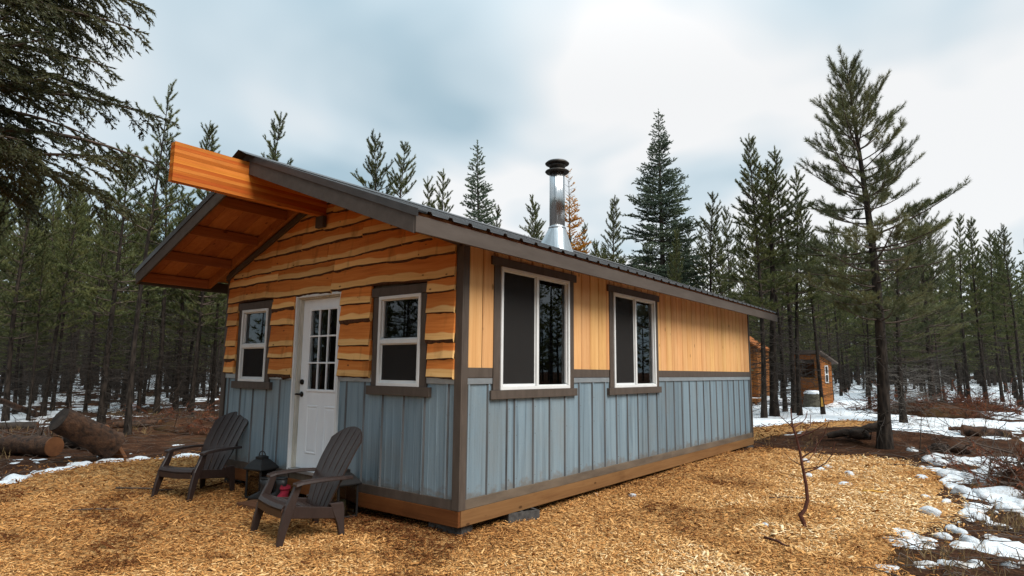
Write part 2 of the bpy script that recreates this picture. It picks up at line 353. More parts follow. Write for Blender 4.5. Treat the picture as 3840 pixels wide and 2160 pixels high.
def glass():
    for nm, tint in (('window_glass', 0.92), ('lantern_glass', 0.8)):
        m = bpy.data.materials.new(nm); m.use_nodes = True; t = m.node_tree; t.nodes.clear()
        o = t.nodes.new('ShaderNodeOutputMaterial'); mx = t.nodes.new('ShaderNodeMixShader'); fr = t.nodes.new('ShaderNodeFresnel'); fr.inputs[0].default_value = 1.62
        tr = t.nodes.new('ShaderNodeBsdfTransparent'); tr.inputs[0].default_value = (tint*.82, tint*.86, tint*.84, 1)
        gl = t.nodes.new('ShaderNodeBsdfGlossy'); gl.inputs['Roughness'].default_value = 0.015; gl.inputs[0].default_value = (0.95, 0.97, 1, 1)
        t.links.new(fr.outputs[0], mx.inputs[0]); t.links.new(tr.outputs[0], mx.inputs[1]); t.links.new(gl.outputs[0], mx.inputs[2]); t.links.new(mx.outputs[0], o.inputs[0]); M[nm] = m
    m = bpy.data.materials.new('insect_screen'); m.use_nodes = True; t = m.node_tree; t.nodes.clear()
    o = t.nodes.new('ShaderNodeOutputMaterial'); mx = t.nodes.new('ShaderNodeMixShader'); mx.inputs[0].default_value = 0.72
    tr = t.nodes.new('ShaderNodeBsdfTransparent'); df = t.nodes.new('ShaderNodeBsdfDiffuse'); df.inputs[0].default_value = (0.034, 0.032, 0.031, 1)
    t.links.new(tr.outputs[0], mx.inputs[1]); t.links.new(df.outputs[0], mx.inputs[2]); t.links.new(mx.outputs[0], o.inputs[0]); M['insect_screen'] = m
glass()
def bark(name, c0, c1, c2):
    t = NT(name); n = t.noise(t.vec((9, 9, 2.2), rand=7.0), 1.0, 5, 0.65, 0.5); v = t.voro(t.vec((16, 16, 4.5), rand=7.0), 1.0)
    f = t.math('ADD', t.math('MULTIPLY', n, 0.6), t.math('MULTIPLY', v, 0.5))
    c = t.ramp(f, [(0.28, c0), (0.5, c1), (0.75, c2)]); t.bump(f, 0.9, 0.03); M[name] = t.out(c, 0.9, 0, 0.2)
bark('pine_bark', (0.008, 0.006, 0.0045), (0.020, 0.0145, 0.011), (0.046, 0.034, 0.026))
bark('fir_bark', (0.014, 0.011, 0.009), (0.045, 0.034, 0.027), (0.09, 0.072, 0.058))
def needles(name, c0, c1, c2, rough=0.55, trans=0.25):
    t = NT(name); a = t.attr('tint'); r = t.rand()
    c = t.ramp(a, [(0.0, c0), (0.5, c1), (1.0, c2)])
    c = t.val(c, v=t.math('ADD', t.math('MULTIPLY', r, 0.4), 0.8)); t.out(c, rough, 0, 0.3)
    tl = t.n.new('ShaderNodeBsdfTranslucent'); t.l.new(c, tl.inputs[0]); mx = t.n.new('ShaderNodeMixShader'); mx.inputs[0].default_value = trans
    o = [q for q in t.n if q.type == 'OUTPUT_MATERIAL'][0]
    t.l.new(t.bsdf.outputs[0], mx.inputs[1]); t.l.new(tl.outputs[0], mx.inputs[2]); t.l.new(mx.outputs[0], o.inputs[0]); M[name] = t.mat
needles('pine_needles', (0.058, 0.070, 0.024), (0.115, 0.130, 0.044), (0.205, 0.195, 0.068))
needles('big_pine_needles', (0.062, 0.072, 0.033), (0.120, 0.128, 0.056), (0.20, 0.182, 0.078))
needles('spruce_needles', (0.070, 0.100, 0.066), (0.125, 0.165, 0.108), (0.19, 0.22, 0.13))
needles('fir_needles', (0.030, 0.034, 0.013), (0.062, 0.064, 0.025), (0.11, 0.102, 0.042))
needles('larch_needles', (0.50, 0.20, 0.02), (0.72, 0.34, 0.035), (0.85, 0.45, 0.06))
needles('rust_needles', (0.06, 0.016, 0.007), (0.14, 0.038, 0.014), (0.24, 0.075, 0.028))
def chips():
    t = NT('wood_chip'); a = t.attr('tint')
    c = t.ramp(a, [(0.0, (0.11, 0.038, 0.012)), (0.18, (0.34, 0.145, 0.044)), (0.5, (0.60, 0.300, 0.100)), (0.8, (0.77, 0.475, 0.205)), (1.0, (0.90, 0.70, 0.43))])
    n = t.noise(t.vec((30, 30, 30)), 1.0, 3, 0.6); c = t.val(c, v=t.math('ADD', t.math('MULTIPLY', n, 0.5), 0.75))
    M['wood_chip'] = t.out(c, 0.85, 0, 0.08)
    t = NT('chip_bed'); v = t.voro(t.vec((1, 1, 1)), 26.0, 'Color'); d = t.voro(t.vec((1, 1.9, 1)), 30.0)
    n = t.noise(t.vec((1, 1, 1)), 1.1, 4, 0.6)
    bw = t.n.new('ShaderNodeRGBToBW'); t.l.new(v, bw.inputs[0])
    c = t.ramp(t.math('ADD', t.math('MULTIPLY', bw.outputs[0], 0.7), t.math('MULTIPLY', n, 0.3)), [(0.25, (0.19, 0.08, 0.028)), (0.5, (0.43, 0.215, 0.075)), (0.8, (0.64, 0.37, 0.15))])
    t.bump(d, 0.9, 0.03); M['chip_bed'] = t.out(c, 0.9, 0, 0.05)
chips()
def soil():
    t = NT('forest_floor'); n = t.noise(t.vec((1, 1, 1)), 2.2, 8, 0.7); n2 = t.noise(t.vec((1, 1, 1)), 0.35, 4, 0.6); n3 = t.noise(t.vec((1, 1, 1)), 28.0, 4, 0.7)
    f = t.math('ADD', t.math('MULTIPLY', n, 0.55), t.math('MULTIPLY', n3, 0.45))
    c = t.ramp(f, [(0.34, (0.012, 0.006, 0.0035)), (0.5, (0.050, 0.022, 0.012)), (0.64, (0.135, 0.065, 0.034))])
    c = t.mix(t.ramp(n2, [(0.56, 0.0), (0.72, 0.5)]), c, (0.10, 0.075, 0.03))
    t.bump(f, 0.9, 0.05); M['forest_floor'] = t.out(c, 0.95, 0, 0.05)
    rough_mat('screw_head', (0.10, 0.10, 0.10), (0.2, 0.2, 0.2), 9, 0.5, 0.0, 0.001, metal=0.4)
    t = NT('snow'); a = t.attr('dirt'); n = t.noise(t.vec((1, 1, 1)), 9.0, 6, 0.65); n3 = t.noise(t.vec((1, 1, 1)), 60.0, 3, 0.6)
    sp = t.voro(t.vec((1, 1, 1)), 24.0)
    c = t.mix(t.math('MULTIPLY', t.ramp(n, [(0.42, 0.0), (0.62, 1.0)]), a), (0.80, 0.83, 0.86), (0.30, 0.23, 0.17))
    c = t.mix(t.math('MULTIPLY', t.ramp(sp, [(0.16, 1.0), (0.24, 0.0)]), t.ramp(n3, [(0.5, 0.0), (0.56, 0.7)])), c, (0.07, 0.04, 0.025))
    t.bump(t.math('ADD', t.math('MULTIPLY', n, 0.8), t.math('MULTIPLY', n3, 0.2)), 0.6, 0.05)
    t.bsdf.inputs['Subsurface Weight'].default_value = 0.0; M['snow'] = t.out(c, 0.7, 0, 0.3)
soil()
# ------------------------------------------------------------------ ground, wood chips, snow
Z8 = lambda x, y: (2700+x*0.6624, 1200+y*0.6624)
def gxy(u, v): return tuple(gp(u, v)[:2])
CHIP_R = [gxy(*Z8(x, y)) for x, y in ((60, 752), (230, 728), (450, 748), (700, 775), (950, 790), (1100, 810), (1225, 865), (1240, 920), (1280, 1010), (1330, 1080), (1250, 1170), (1110, 1220), (980, 1290), (950, 1370), (900, 1445))]
CHIP_L = [gxy(u, v) for u, v in ((0, 1812), (180, 1772), (350, 1738), (500, 1728), (700, 1716), (800, 1706))]
CHIPS = CHIP_R + [(3.2, 0.2), (3.25, -2.5), (3.6, -6), (0, -8.5), (-7, -6), (-8.4, -3.8)] + CHIP_L + [(-7.6, 3.4), (-5.2, 4.6), (-2.5, 7.0)]
PATH = [gxy(*Z8(x, y)) for x, y in ((120, 625), (195, 607), (350, 592), (560, 578), (700, 570), (870, 574), (930, 585), (860, 603), (700, 618), (480, 628), (300, 648), (195, 668), (120, 690))]
def poly_sd(poly, x, y):
    """signed distance, positive inside"""
    P = np.array(poly); x = np.asarray(x, float); y = np.asarray(y, float)
    d = np.full(x.shape, 1e9); ins = np.zeros(x.shape, bool)
    for i in range(len(P)):
        a = P[i]; b = P[(i+1) % len(P)]; e = b-a
        t = np.clip(((x-a[0])*e[0]+(y-a[1])*e[1])/(e@e), 0, 1)
        d = np.minimum(d, np.hypot(x-a[0]-t*e[0], y-a[1]-t*e[1]))
        c = ((a[1] > y) != (b[1] > y)) & (x < (b[0]-a[0])*(y-a[1])/(b[1]-a[1]+1e-12)+a[0]); ins ^= c
    return np.where(ins, d, -d)
def chip_sd(x, y):
    w = (fbm(x*1.6, y*1.6, 31, 3)-0.5)*0.55
    a = poly_sd(CHIPS, x, y)+w; b = poly_sd(PATH, x, y)+w*1.3
    return np.maximum(a, b)
LEFTSTRIP = [gxy(u, v) for u, v in ((-60, 1822), (180, 1766), (350, 1735), (500, 1722), (700, 1708), (820, 1696))]
def line_d(pts, x, y):
    d = np.full(np.shape(x), 1e9); P = np.array(pts)
    for a, b in zip(P[:-1], P[1:]):
        e = b-a; t = np.clip(((x-a[0])*e[0]+(y-a[1])*e[1])/(e@e), 0, 1); d = np.minimum(d, np.hypot(x-a[0]-t*e[0], y-a[1]-t*e[1]))
    return d
ICE = gp(3330, 2060)
def snow_amount(x, y):
    """snow depth in units of about 0.1 m, negative where the ground is bare"""
    n1 = fbm(x*0.45+3.1, y*0.45+7.7, 51, 4)-0.5; n2 = fbm(x*1.9, y*1.9, 61, 4)-0.5; n3 = fbm(x*0.16, y*0.16, 71, 3)-0.5
    rr = np.hypot(x-CAM[0], y-CAM[1])
    # snow field in the clearing to the right and back
    right = sstep(-1.8, 1.2, y-9.6+0.55*(x-2)) * sstep(-3.5, -1.0, x+0.12*y)
    lowr = sstep(2.9, 3.6, x+0.05*y)*sstep(0.5, 2.5, y)*sstep(9.5, 7.5, y); n6 = fbm(x*3.2, y*3.2, 143, 4)-0.5
    wood_l = sstep(6.5, 10.5, np.hypot(x+5, y-1)*1.0-2.2)*sstep(-11.5, -13.5, x-0.35*y)
    back = sstep(13, 17, y)
    s = -0.55+np.maximum.reduce([0.86*right+0.10*back, 0.70*back, 0.37*wood_l+0.20*sstep(18, 30, rr), 0.50*lowr])
    s = s + n1*1.15 + n2*0.7 + n3*0.9 + lowr*(n6*1.9-n1*0.5)
    n5 = fbm(x*5.5, y*5.5, 43, 3)-0.5; s = s+n5*0.55
    ds = line_d(LEFTSTRIP, x, y); s = np.maximum(s, 0.26-ds*1.5+n2*1.1+n1*0.9+n5*1.3)
    di = np.hypot((x-ICE[0]+0.15)/0.55, (y-ICE[1])/0.95); s = np.maximum(s, np.where(di < 2.5, 0.35-0.45*di+n2*1.3, -1))
    s = s - 1.3*np.exp(-(((x-MOUND[0]-0.2)/2.1)**2+((y-MOUND[1])/1.35)**2))
    c = chip_sd(x, y); s = s - np.where(di < 1.6, 0.15, 1.0)*2.2*sstep(-0.30, 0.15, c-0.2)
    s = np.where((x > -5.0) & (x < 0.35) & (y > -0.5) & (y < 9.4), -1, s)
    return s
def polar_grid(r0, r1, ratio, a0, a1, na):
    nr = int(math.log(r1/r0)/math.log(ratio))+1
    r = r0*ratio**np.arange(nr+1); a = np.linspace(a0, a1, na+1)
    A, Rr = np.meshgrid(a, r); X = CAM[0]-Rr*np.sin(A); Y = CAM[1]+Rr*np.cos(A)
    i = np.arange(nr)[:, None]*(na+1)+np.arange(na)[None, :]
    F = np.stack([i, i+1, i+na+2, i+na+1], -1).reshape(-1, 4)
    return X.ravel(), Y.ravel(), F[:, ::-1]
# the ground: one sheet out to the horizon, finer where it is in view
X, Y, F = polar_grid(0.3, 900.0, 1.036, 0, 2*math.pi, 440)
V = np.stack([X, Y, zg(X, Y)-0.012], 1)
g = link('ground', np_mesh('ground', V, F, smooth=True), None, [M['forest_floor']]); tag(g, None, None, kind='structure')
g['label'] = 'dark brown forest floor of soil and needles'
# bed of chips
X, Y, F = polar_grid(0.8, 34.0, 1.018, YAW-1.5, YAW+1.5, 460)
c = chip_sd(X, Y); Z = zg(X, Y)-0.035+0.06*sstep(-0.12, 0.25, c)+(fbm(X*2.2, Y*2.2, 87, 3)-0.5)*0.05
keep = (c[F].max(1) > -0.12)
def compact(V, F, attrs):
    u = np.unique(F); m = np.full(len(V), -1); m[u] = np.arange(len(u)); return V[u], m[F], {k: a[u] for k, a in attrs.items()}
V2, F2, _ = compact(np.stack([X, Y, Z], 1), F[keep], {})
bed = link('wood_chip_bed', np_mesh('wood_chip_bed', V2, F2, smooth=True), None, [M['chip_bed']])
tag(bed, 'bed of orange wood chips round the cabin', 'wood chips', kind='structure')
def bed_z(x, y):
    return zg(x, y)-0.035+0.06*sstep(-0.12, 0.25, chip_sd(x, y))+(fbm(x*2.2, y*2.2, 87, 3)-0.5)*0.05
def top_z(x, y): return float(np.maximum(bed_z(np.array([x]), np.array([y])), zg(x, y)-0.012)[0])
# loose chips
def scatter_chips():
    xs, ys, sc = [], [], []
    for r0, r1, dens, k in ((2.6, 4.6, 900, 1.1), (4.6, 6.5, 2200, 0.95), (6.5, 9.5, 1150, 1.1), (9.5, 14.5, 480, 1.4), (14.5, 30, 100, 2.0)):
        a0, a1 = YAW-0.88, YAW+0.88; area = (a1-a0)/2*(r1*r1-r0*r0); n = int(area*dens)
        a = rng.uniform(a0, a1, n); r = np.sqrt(rng.uniform(r0*r0, r1*r1, n))
        xs.append(CAM[0]-r*np.sin(a)); ys.append(CAM[1]+r*np.cos(a)); sc.append(np.full(n, k))
    x = np.concatenate(xs); y = np.concatenate(ys); k = np.concatenate(sc)
    c = chip_sd(x, y); hid = (x > -4.5) & (x < -0.12) & (y > 0.15) & (y < 9.0)
    ok = (rng.random(len(x)) < sstep(-0.22, 0.12, c)+0.13*sstep(-1.1, -0.1, c)) & ~hid
    x, y, k = x[ok], y[ok], k[ok]; n = len(x)
    big = rng.random(n); L = rng.gamma(3.0, 0.0075, n)*k+0.009; L = np.where(big > 0.982, L*2.5, L); Wd = np.clip(L*rng.uniform(0.14, 0.42, n), 0.005, 0.03*k)
    T = rng.uniform(0.0015, 0.005, n)*k; yaw = rng.uniform(0, 2*math.pi, n); tilt = rng.normal(0, 0.30, n); rollv = rng.normal(0, 0.35, n)
    z = np.maximum(bed_z(x, y), zg(x, y)-0.012)+rng.uniform(0.0, 0.022, n)*k
    ax = np.stack([np.cos(yaw)*np.cos(tilt), np.sin(yaw)*np.cos(tilt), np.sin(tilt)], 1)
    side = np.stack([-np.sin(yaw)*np.cos(rollv), np.cos(yaw)*np.cos(rollv), np.sin(rollv)], 1)
    nrm = np.cross(ax, side); C = np.stack([x, y, z], 1)
    tap = rng.uniform(0.35, 1.0, (n, 2)); h = (L/2)[:, None]*ax; bend = (L*rng.normal(0, 0.06, n))[:, None]*nrm
    def corner(sx, sy, sz):
        w = (Wd/2*(tap[:, 0] if sx > 0 else tap[:, 1]))[:, None]*side
        return C+sx*h+sy*w+(sz*T)[:, None]*nrm-bend
    V = np.stack([corner(-1, -1, 0), corner(1, -1, 0), corner(1, 1, 0), corner(-1, 1, 0), corner(-1, -1, 1), corner(1, -1, 1), corner(1, 1, 1), corner(-1, 1, 1)], 1).reshape(-1, 3)
    f = np.array([(4, 5, 6, 7), (0, 1, 5, 4), (1, 2, 6, 5), (2, 3, 7, 6), (3, 0, 4, 7)])
    F = (np.arange(n)[:, None, None]*8+f[None]).reshape(-1, 4)
    patch = fbm(x*0.55+2, y*0.55, 15, 3)-0.5
    wet = sstep(1.4, 0.1, np.maximum(np.maximum(x, -y), -1))*0.0
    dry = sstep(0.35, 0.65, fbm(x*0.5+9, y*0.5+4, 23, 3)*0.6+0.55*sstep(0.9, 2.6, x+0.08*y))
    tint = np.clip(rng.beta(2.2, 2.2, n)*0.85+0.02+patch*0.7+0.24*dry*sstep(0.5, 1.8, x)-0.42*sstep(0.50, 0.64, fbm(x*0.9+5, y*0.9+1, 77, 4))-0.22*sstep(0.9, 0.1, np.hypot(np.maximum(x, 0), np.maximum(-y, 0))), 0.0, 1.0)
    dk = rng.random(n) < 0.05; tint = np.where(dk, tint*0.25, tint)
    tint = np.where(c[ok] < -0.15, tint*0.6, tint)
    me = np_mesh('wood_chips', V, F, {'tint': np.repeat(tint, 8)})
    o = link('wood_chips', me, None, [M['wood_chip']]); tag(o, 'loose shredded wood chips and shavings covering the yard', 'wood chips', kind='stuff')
scatter_chips()
# snow lying on the ground
X, Y, F = polar_grid(2.2, 130.0, 1.0105, YAW-0.92, YAW+0.92, 600)
s = snow_amount(X, Y); th = 0.075*np.clip(s, -0.4, 0.75)*(1+0.6*(fbm(X*3, Y*3, 5, 3)-0.5))
base = np.maximum(zg(X, Y)-0.012, bed_z(X, Y)*0+zg(X, Y)-0.012)
Z = base+th+np.where(s > 0, 0.016*np.sqrt(np.clip(s*4, 0, 1)), 0)+0.02*(fbm(X*6, Y*6, 44, 3)-0.5)*np.clip(s*3, 0, 1)
keep = s[F].max(1) > -0.08
di = np.hypot((X-ICE[0]+0.15)/0.8, (Y-ICE[1])/1.2)
dirt = np.clip(0.55*sstep(0.40, 0.0, s)+0.85*np.exp(-di**2)+0.2*sstep(10, 5, np.hypot(X-4, Y-4)), 0, 1)
V2, F2, at = compact(np.stack([X, Y, Z], 1), F[keep], {'dirt': dirt})
sn = link('snow_cover', np_mesh('snow_cover', V2, F2, at, smooth=True), None, [M['snow']])
tag(sn, 'patchy melting snow on the forest floor', 'snow', kind='structure')
# ------------------------------------------------------------------ the cabin
CHIM, CHIM_H = (-0.77, 2.83), 1.11
W, L = 4.58, 9.055                       # front width (x from -W to 0) and length (y from 0 to L)
XR, MS = -2.31, 0.379                    # ridge line and roof slope
OE, OF, OB = 0.405, 1.03, 0.63           # eave, front and back overhangs
def roof_z(x): return 2.882+MS*(0.42-(x if x >= XR else 2*XR-x))     # underside of the metal
cabin = empty('cabin', (0, 0, 0), 0, 'long timber cabin with blue grey steel wainscot, live edge front and metal stovepipe', 'cabin')
TP, FP = M['trim_paint'], M['fascia_paint']
def bx(name, mat, x0, x1, y0, y1, z0, z1, parent=None, bevel=0.0025):
    return MB().box(min(x0, x1), max(x0, x1), min(y0, y1), max(y0, y1), min(z0, z1), max(z0, z1)).build(name, mat, parent or cabin, bevel)
Z_SB, Z_TB, Z_TT, Z_FL, Z_BB, Z_BT = 0.12, 0.268, 0.3615, 1.510, 1.514, 1.614
# opening lists: (a0, a1, z0, z1)
F_OPEN = [(-4.11, -3.465, 1.414, 2.382), (-2.84, -1.912, 0.371, 2.50), (-1.232, -0.574, 1.414, 2.382)]
S_OPEN = [(0.587, 1.925, 1.386, 2.690), (3.052, 4.367, 1.373, 2.676)]
def wall_core(name, along, fixed, a0, a1, z0, z1, opens, th, top=None):
    """box pieces of a wall core around its openings; fixed = outer face coordinate, th = signed thickness"""
    mb = MB(); cuts = sorted(opens); x = a0
    def piece(p, q, lo, hi):
        if q-p < 1e-4 or hi-lo < 1e-4: return
        if along == 'x': mb.box(p, q, min(fixed, fixed+th), max(fixed, fixed+th), lo, hi)
        else: mb.box(min(fixed, fixed+th), max(fixed, fixed+th), p, q, lo, hi)
    for (p, q, lo, hi) in cuts:
        piece(x, p, z0, z1); piece(p, q, z0, lo); piece(p, q, hi, z1); x = q
    piece(x, a1, z0, z1)
    if top:
        mb.loft([[(px, fixed, pz) for px, pz in top], [(px, fixed+th, pz) for px, pz in top]])
    return mb.build(name, M['interior_wood'], cabin)
GT = [(-W+0.03, 2.74), (-0.03, 2.74), (-0.03, roof_z(-0.03)-0.17), (XR, roof_z(XR)-0.17), (-W+0.03, roof_z(-W+0.03)-0.17)]
wall_core('front_wall', 'x', 0.030, -W+0.03, -0.03, Z_SB+0.02, 2.74, F_OPEN, 0.10, GT)
wall_core('side_wall', 'y', -0.030, 0.13, L-0.03, Z_SB+0.02, 2.88, S_OPEN, -0.10)
wall_core('back_wall', 'x', L-0.03, -W+0.03, -0.13, Z_SB+0.02, 2.74, [], -0.10, [(a, b) for a, b in GT])
wall_core('rear_side_wall', 'y', -W+0.03, 0.13, L-0.13, Z_SB+0.02, 2.88, [], 0.10)
bx('floor', M['interior_wood'], -W+0.13, -0.13, 0.13, L-0.13, 0.30, 0.36)
# rim skirt
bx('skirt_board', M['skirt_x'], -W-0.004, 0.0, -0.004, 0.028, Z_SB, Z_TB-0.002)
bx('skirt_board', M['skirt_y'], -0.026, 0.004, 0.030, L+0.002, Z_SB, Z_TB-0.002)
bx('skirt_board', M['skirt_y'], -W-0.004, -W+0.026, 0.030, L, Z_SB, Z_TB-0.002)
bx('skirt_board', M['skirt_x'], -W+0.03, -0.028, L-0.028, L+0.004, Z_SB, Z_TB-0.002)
# trims: bottom boards, belt board, corners
DX0, DX1 = -2.84, -1.912
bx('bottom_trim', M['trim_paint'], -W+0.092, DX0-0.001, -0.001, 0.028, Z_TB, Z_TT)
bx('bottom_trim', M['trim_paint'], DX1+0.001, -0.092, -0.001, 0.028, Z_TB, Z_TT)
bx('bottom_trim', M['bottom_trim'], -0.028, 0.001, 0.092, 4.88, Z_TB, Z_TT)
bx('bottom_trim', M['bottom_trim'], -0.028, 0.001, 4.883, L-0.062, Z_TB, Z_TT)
for a, b, z in ((0.092, 0.474, 0), (2.032, 2.925, 0), (4.482, 6.70, 0), (6.703, L-0.062, 0)): bx('belt_board', TP, -0.026, 0.0, a, b, Z_BB, Z_BT)
ztop = roof_z(0)-0.03
bx('corner_trim', TP, -0.090, 0.006, -0.006, 0.0145, Z_TB+0.001, ztop); bx('corner_trim', TP, -0.0145, 0.006, 0.015, 0.090, Z_TB+0.001, ztop)
bx('corner_trim', TP, -W-0.006, -W+0.090, -0.006, 0.0145, Z_TB+0.001, ztop); bx('corner_trim', TP, -W-0.006, -W+0.0145, 0.015, 0.090, Z_TB+0.001, ztop)
bx('corner_trim', TP, -0.026, 0.006, L-0.060, L+0.006, Z_TB+0.001, ztop)
# weathered steel sheets with raised ribs, and their screws
scr = MB().lathe([(0.006, -0.004), (0.006, 0.002), (0.004, 0.004), (0.0, 0.005)], 8).mesh('screw', [M['screw_head']])
def steel_sheet(axis, ribs, a0, a1, z0=Z_TT-0.02, z1=Z_FL-0.045, seam=False, screws=True):
    prof = [(a0, 0.0)]
    for r in ribs:
        for d, h in ((-0.024, 0), (-0.010, 0.017), (0.010, 0.017), (0.024, 0)):
            if a0 < r+d < a1: prof.append((r+d, h))
    for k in np.arange(a0, a1, 0.107)[1:]:
        if all(abs(k-r) > 0.05 for r in ribs) and a0+0.02 < k < a1-0.02:
            prof += [(k-0.006, 0.0), (k, 0.0025), (k+0.006, 0.0)]
    prof.append((a1, 0.0)); prof.sort()
    mb = MB(); rows = []
    for z in (z0, z1):
        if axis == 'y': rows.append([(-0.020+h, a, z) for a, h in prof])
        else: rows.append([(a, 0.020-h, z) for a, h in prof])
    for i in range(len(prof)-1):
        q = [rows[0][i], rows[0][i+1], rows[1][i+1], rows[1][i]]; ac = (prof[i][0]+prof[i+1][0])/2
        for p_, q_, zl, zh in (S_OPEN if axis == 'y' else F_OPEN):      # sheet stops under a window
            if p_-0.10 < ac < q_+0.10 and zl > 1.0: q = q[:2]+[(r_[0], r_[1], zl-0.03) for r_ in q[2:]]
        if axis != 'y': pass
        on = prof[i][1] < 0.01 < prof[i+1][1] or prof[i][1] > 0.01 > prof[i+1][1]  # rib flanks, drawn in the painted shadow tone
        mb.add(q, [(0, 1, 2, 3)], 1 if on else 0)
    o = mb.build('steel_sheet', [M['weathered_steel'], M['rib_shade_steel']], cabin)
    sol = o.modifiers.new('thickness', 'SOLIDIFY'); sol.thickness = 0.0012; sol.offset = -1
    if screws:
        for r in ribs:
            if not (a0 < r < a1): continue
            for z in (0.46, 0.95+random.uniform(-0.05, 0.05), 1.22+random.uniform(-0.08, 0.05)):
                s = link('screw', scr, cabin)
                if axis == 'y': s.location = (-0.0035, r+0.012, z); s.rotation_euler = (0, R(90), 0)
                else: s.location = (r+0.012, 0.0035, z); s.rotation_euler = (R(90), 0, 0)
    return o
sr = [0.12, 0.43, 0.75, 0.88, 1.22]+[1.545+0.3215*i for i in range(24)]
edges = [0.088, 0.765, 1.235, 1.895, 2.86, 3.83, 4.52, 5.47, 6.44, 7.40, 8.35, L-0.058]
for a, b in zip(edges[:-1], edges[1:]): steel_sheet('y', sr, a, b-0.003)
fr = [-4.41, -4.09, -3.77, -3.45, -3.14, -2.87, -1.79, -1.47, -1.16, -0.83, -0.52, -0.19]
for a, b in ((-W+0.088, -3.79), (-3.79, DX0), (DX1, -1.19), (-1.19, -0.55), (-0.55, -0.088)): steel_sheet('x', fr, a, b-0.003)
for a, b in ((0.091, 0.475), (2.03, 2.925), (4.482, 6.32), (6.323, L-0.061)): bx('flashing', M['galvanised'], -0.016, -0.0005, a, b, Z_FL-0.058, Z_FL, None, 0.001)
for a, b in ((-W+0.091, -4.20), (-3.375, DX0-0.002), (DX1+0.002, -1.325), (-0.485, -0.091)): bx('flashing', M['galvanised'], a, b, 0.0005, 0.016, Z_FL-0.058, Z_FL+0.02, None, 0.001)
# vertical tongue and groove siding of the long side
seams = [0.09, 0.318]+[0.318+0.2135*i for i in range(1, 41)]+[L-0.058]
seams = [q for q in seams if q < L-0.10]+[L-0.058]
def side_plank(a, b, z0, z1):
    mb = MB(); g2 = 0.007; x0, x1, cx = -0.0245, -0.004, 0.012
    mb.loft([[(x0, a+g2, z), (x1-cx, a+g2, z), (x1, a+g2+cx, z), (x1, b-g2-cx, z), (x1-cx, b-g2, z), (x0, b-g2, z)][::-1] for z in (z0, z1)])
    mb.build('siding_plank', M['siding_pine'], cabin)
zw = roof_z(0)-0.03
for a, b in zip(seams[:-1], seams[1:]):
    lo = Z_BT+0.001; cuts = []
    for p, q, z0, z1 in S_OPEN:
        if b > p-0.10 and a < q+0.09: cuts.append((p-0.085, q+0.085, z1+0.02))
    if not cuts: side_plank(a, b, lo, zw); continue
    p, q, zt = cuts[0]
    if a < p: side_plank(a, min(b, p), lo, zw)
    if b > q: side_plank(max(a, q), b, lo, zw)
    aa, bb = max(a, p), min(b, q)
    if bb-aa > 0.01: side_plank(aa+(0.001 if a < p else 0), bb-(0.001 if b > q else 0), zt, zw)
# live edge boards on the gable front
def gable_limit(x): return roof_z(x)-0.215
def live_board(x0, x1, zb, zt, seed, slope=0.0, amp=0.016, lip=0.022, ylo=-0.038, yhi=-0.010):
    """bottom edge zb(x) with a wavy, bark covered underside; leans out over the board below"""
    r = np.random.default_rng(seed); ph = r.uniform(0, 6.3, 5); n = max(3, int((x1-x0)/0.045)+1); xs = np.linspace(x0, x1, n)
    wav = amp*(np.sin(xs*2.3+ph[0])*0.7+np.sin(xs*5.1+ph[1])*0.45+np.sin(xs*11.7+ph[2])*0.22+np.sin(xs*27+ph[3])*0.10)
    bot = zb+slope*(xs-x0)+wav; top = np.minimum(zt(xs), np.array([gable_limit(x) for x in xs]))
    ok = np.where(top-bot > 0.03)[0]
    if len(ok) < 2: return
    i0, i1 = ok[0], ok[-1]+1; xs, bot, top = xs[i0:i1], bot[i0:i1], top[i0:i1]
    lipv = lip*(0.45+0.9*vnoise(xs*9.0, xs*0+seed, 3)+0.5*r.random(len(xs)))
    mb = MB(); rows = [[(x, yhi, t) for x, t in zip(xs, top)], [(x, (ylo+yhi)/2-0.004*math.sin(x*3+ph[4]), (t+b)/2) for x, t, b in zip(xs, top, bot)],
        [(x, ylo, b) for x, b in zip(xs, bot)],
        [(x, ylo+0.004+0.010*r.random(), b-l*0.75) for x, b, l in zip(xs, bot, lipv)], [(x, ylo+0.024+0.004*r.random(), b-l) for x, b, l in zip(xs, bot, lipv)],
        [(x, 0.012, b+0.004) for x, b in zip(xs, bot)], [(x, 0.012, t) for x, t in zip(xs, top)]]
    mats = [0, 0, 1, 1, 1, 0]; nn = len(xs); k = 0
    vs_ = [p for row in rows for p in row]; fs = []; ms = []
    for j in range(6):
        for i in range(nn-1): fs.append((j*nn+i, (j+1)*nn+i, (j+1)*nn+i+1, j*nn+i+1)); ms.append(mats[j])
    fs.append(tuple(j*nn for j in range(7))[::-1]); ms.append(0); fs.append(tuple(j*nn+nn-1 for j in range(7))); ms.append(0)
    mb.add(vs_, fs); mb.m = ms
    o = mb.build('siding_board', [M['live_edge'], M['board_bark']], cabin)
    uv = o.data.uv_layers.new(name='UVMap'); bt = {round(float(x), 5): b for x, b in zip(xs, bot)}
    for lp in o.data.loops:
        c = o.data.vertices[lp.vertex_index].co; uv.data[lp.index].uv = (c.x, c.z-float(np.interp(c.x, xs, bot)))
lowrows = [1.525, 1.70, 1.885, 2.15, 2.355]
cols = [(-W+0.088, -4.215, (0.005, 0.02, 0.02, 0.02, 0.005)), (-3.355, DX0-0.002, (0.0, 0.03, -0.005, -0.01, 0.015)), (DX1+0.002, -1.365, (-0.01, 0.0, -0.025, 0.0, -0.03)), (-0.455, -0.088, (-0.005, 0.01, 0.015, 0.02, 0.035))]
sd = 100
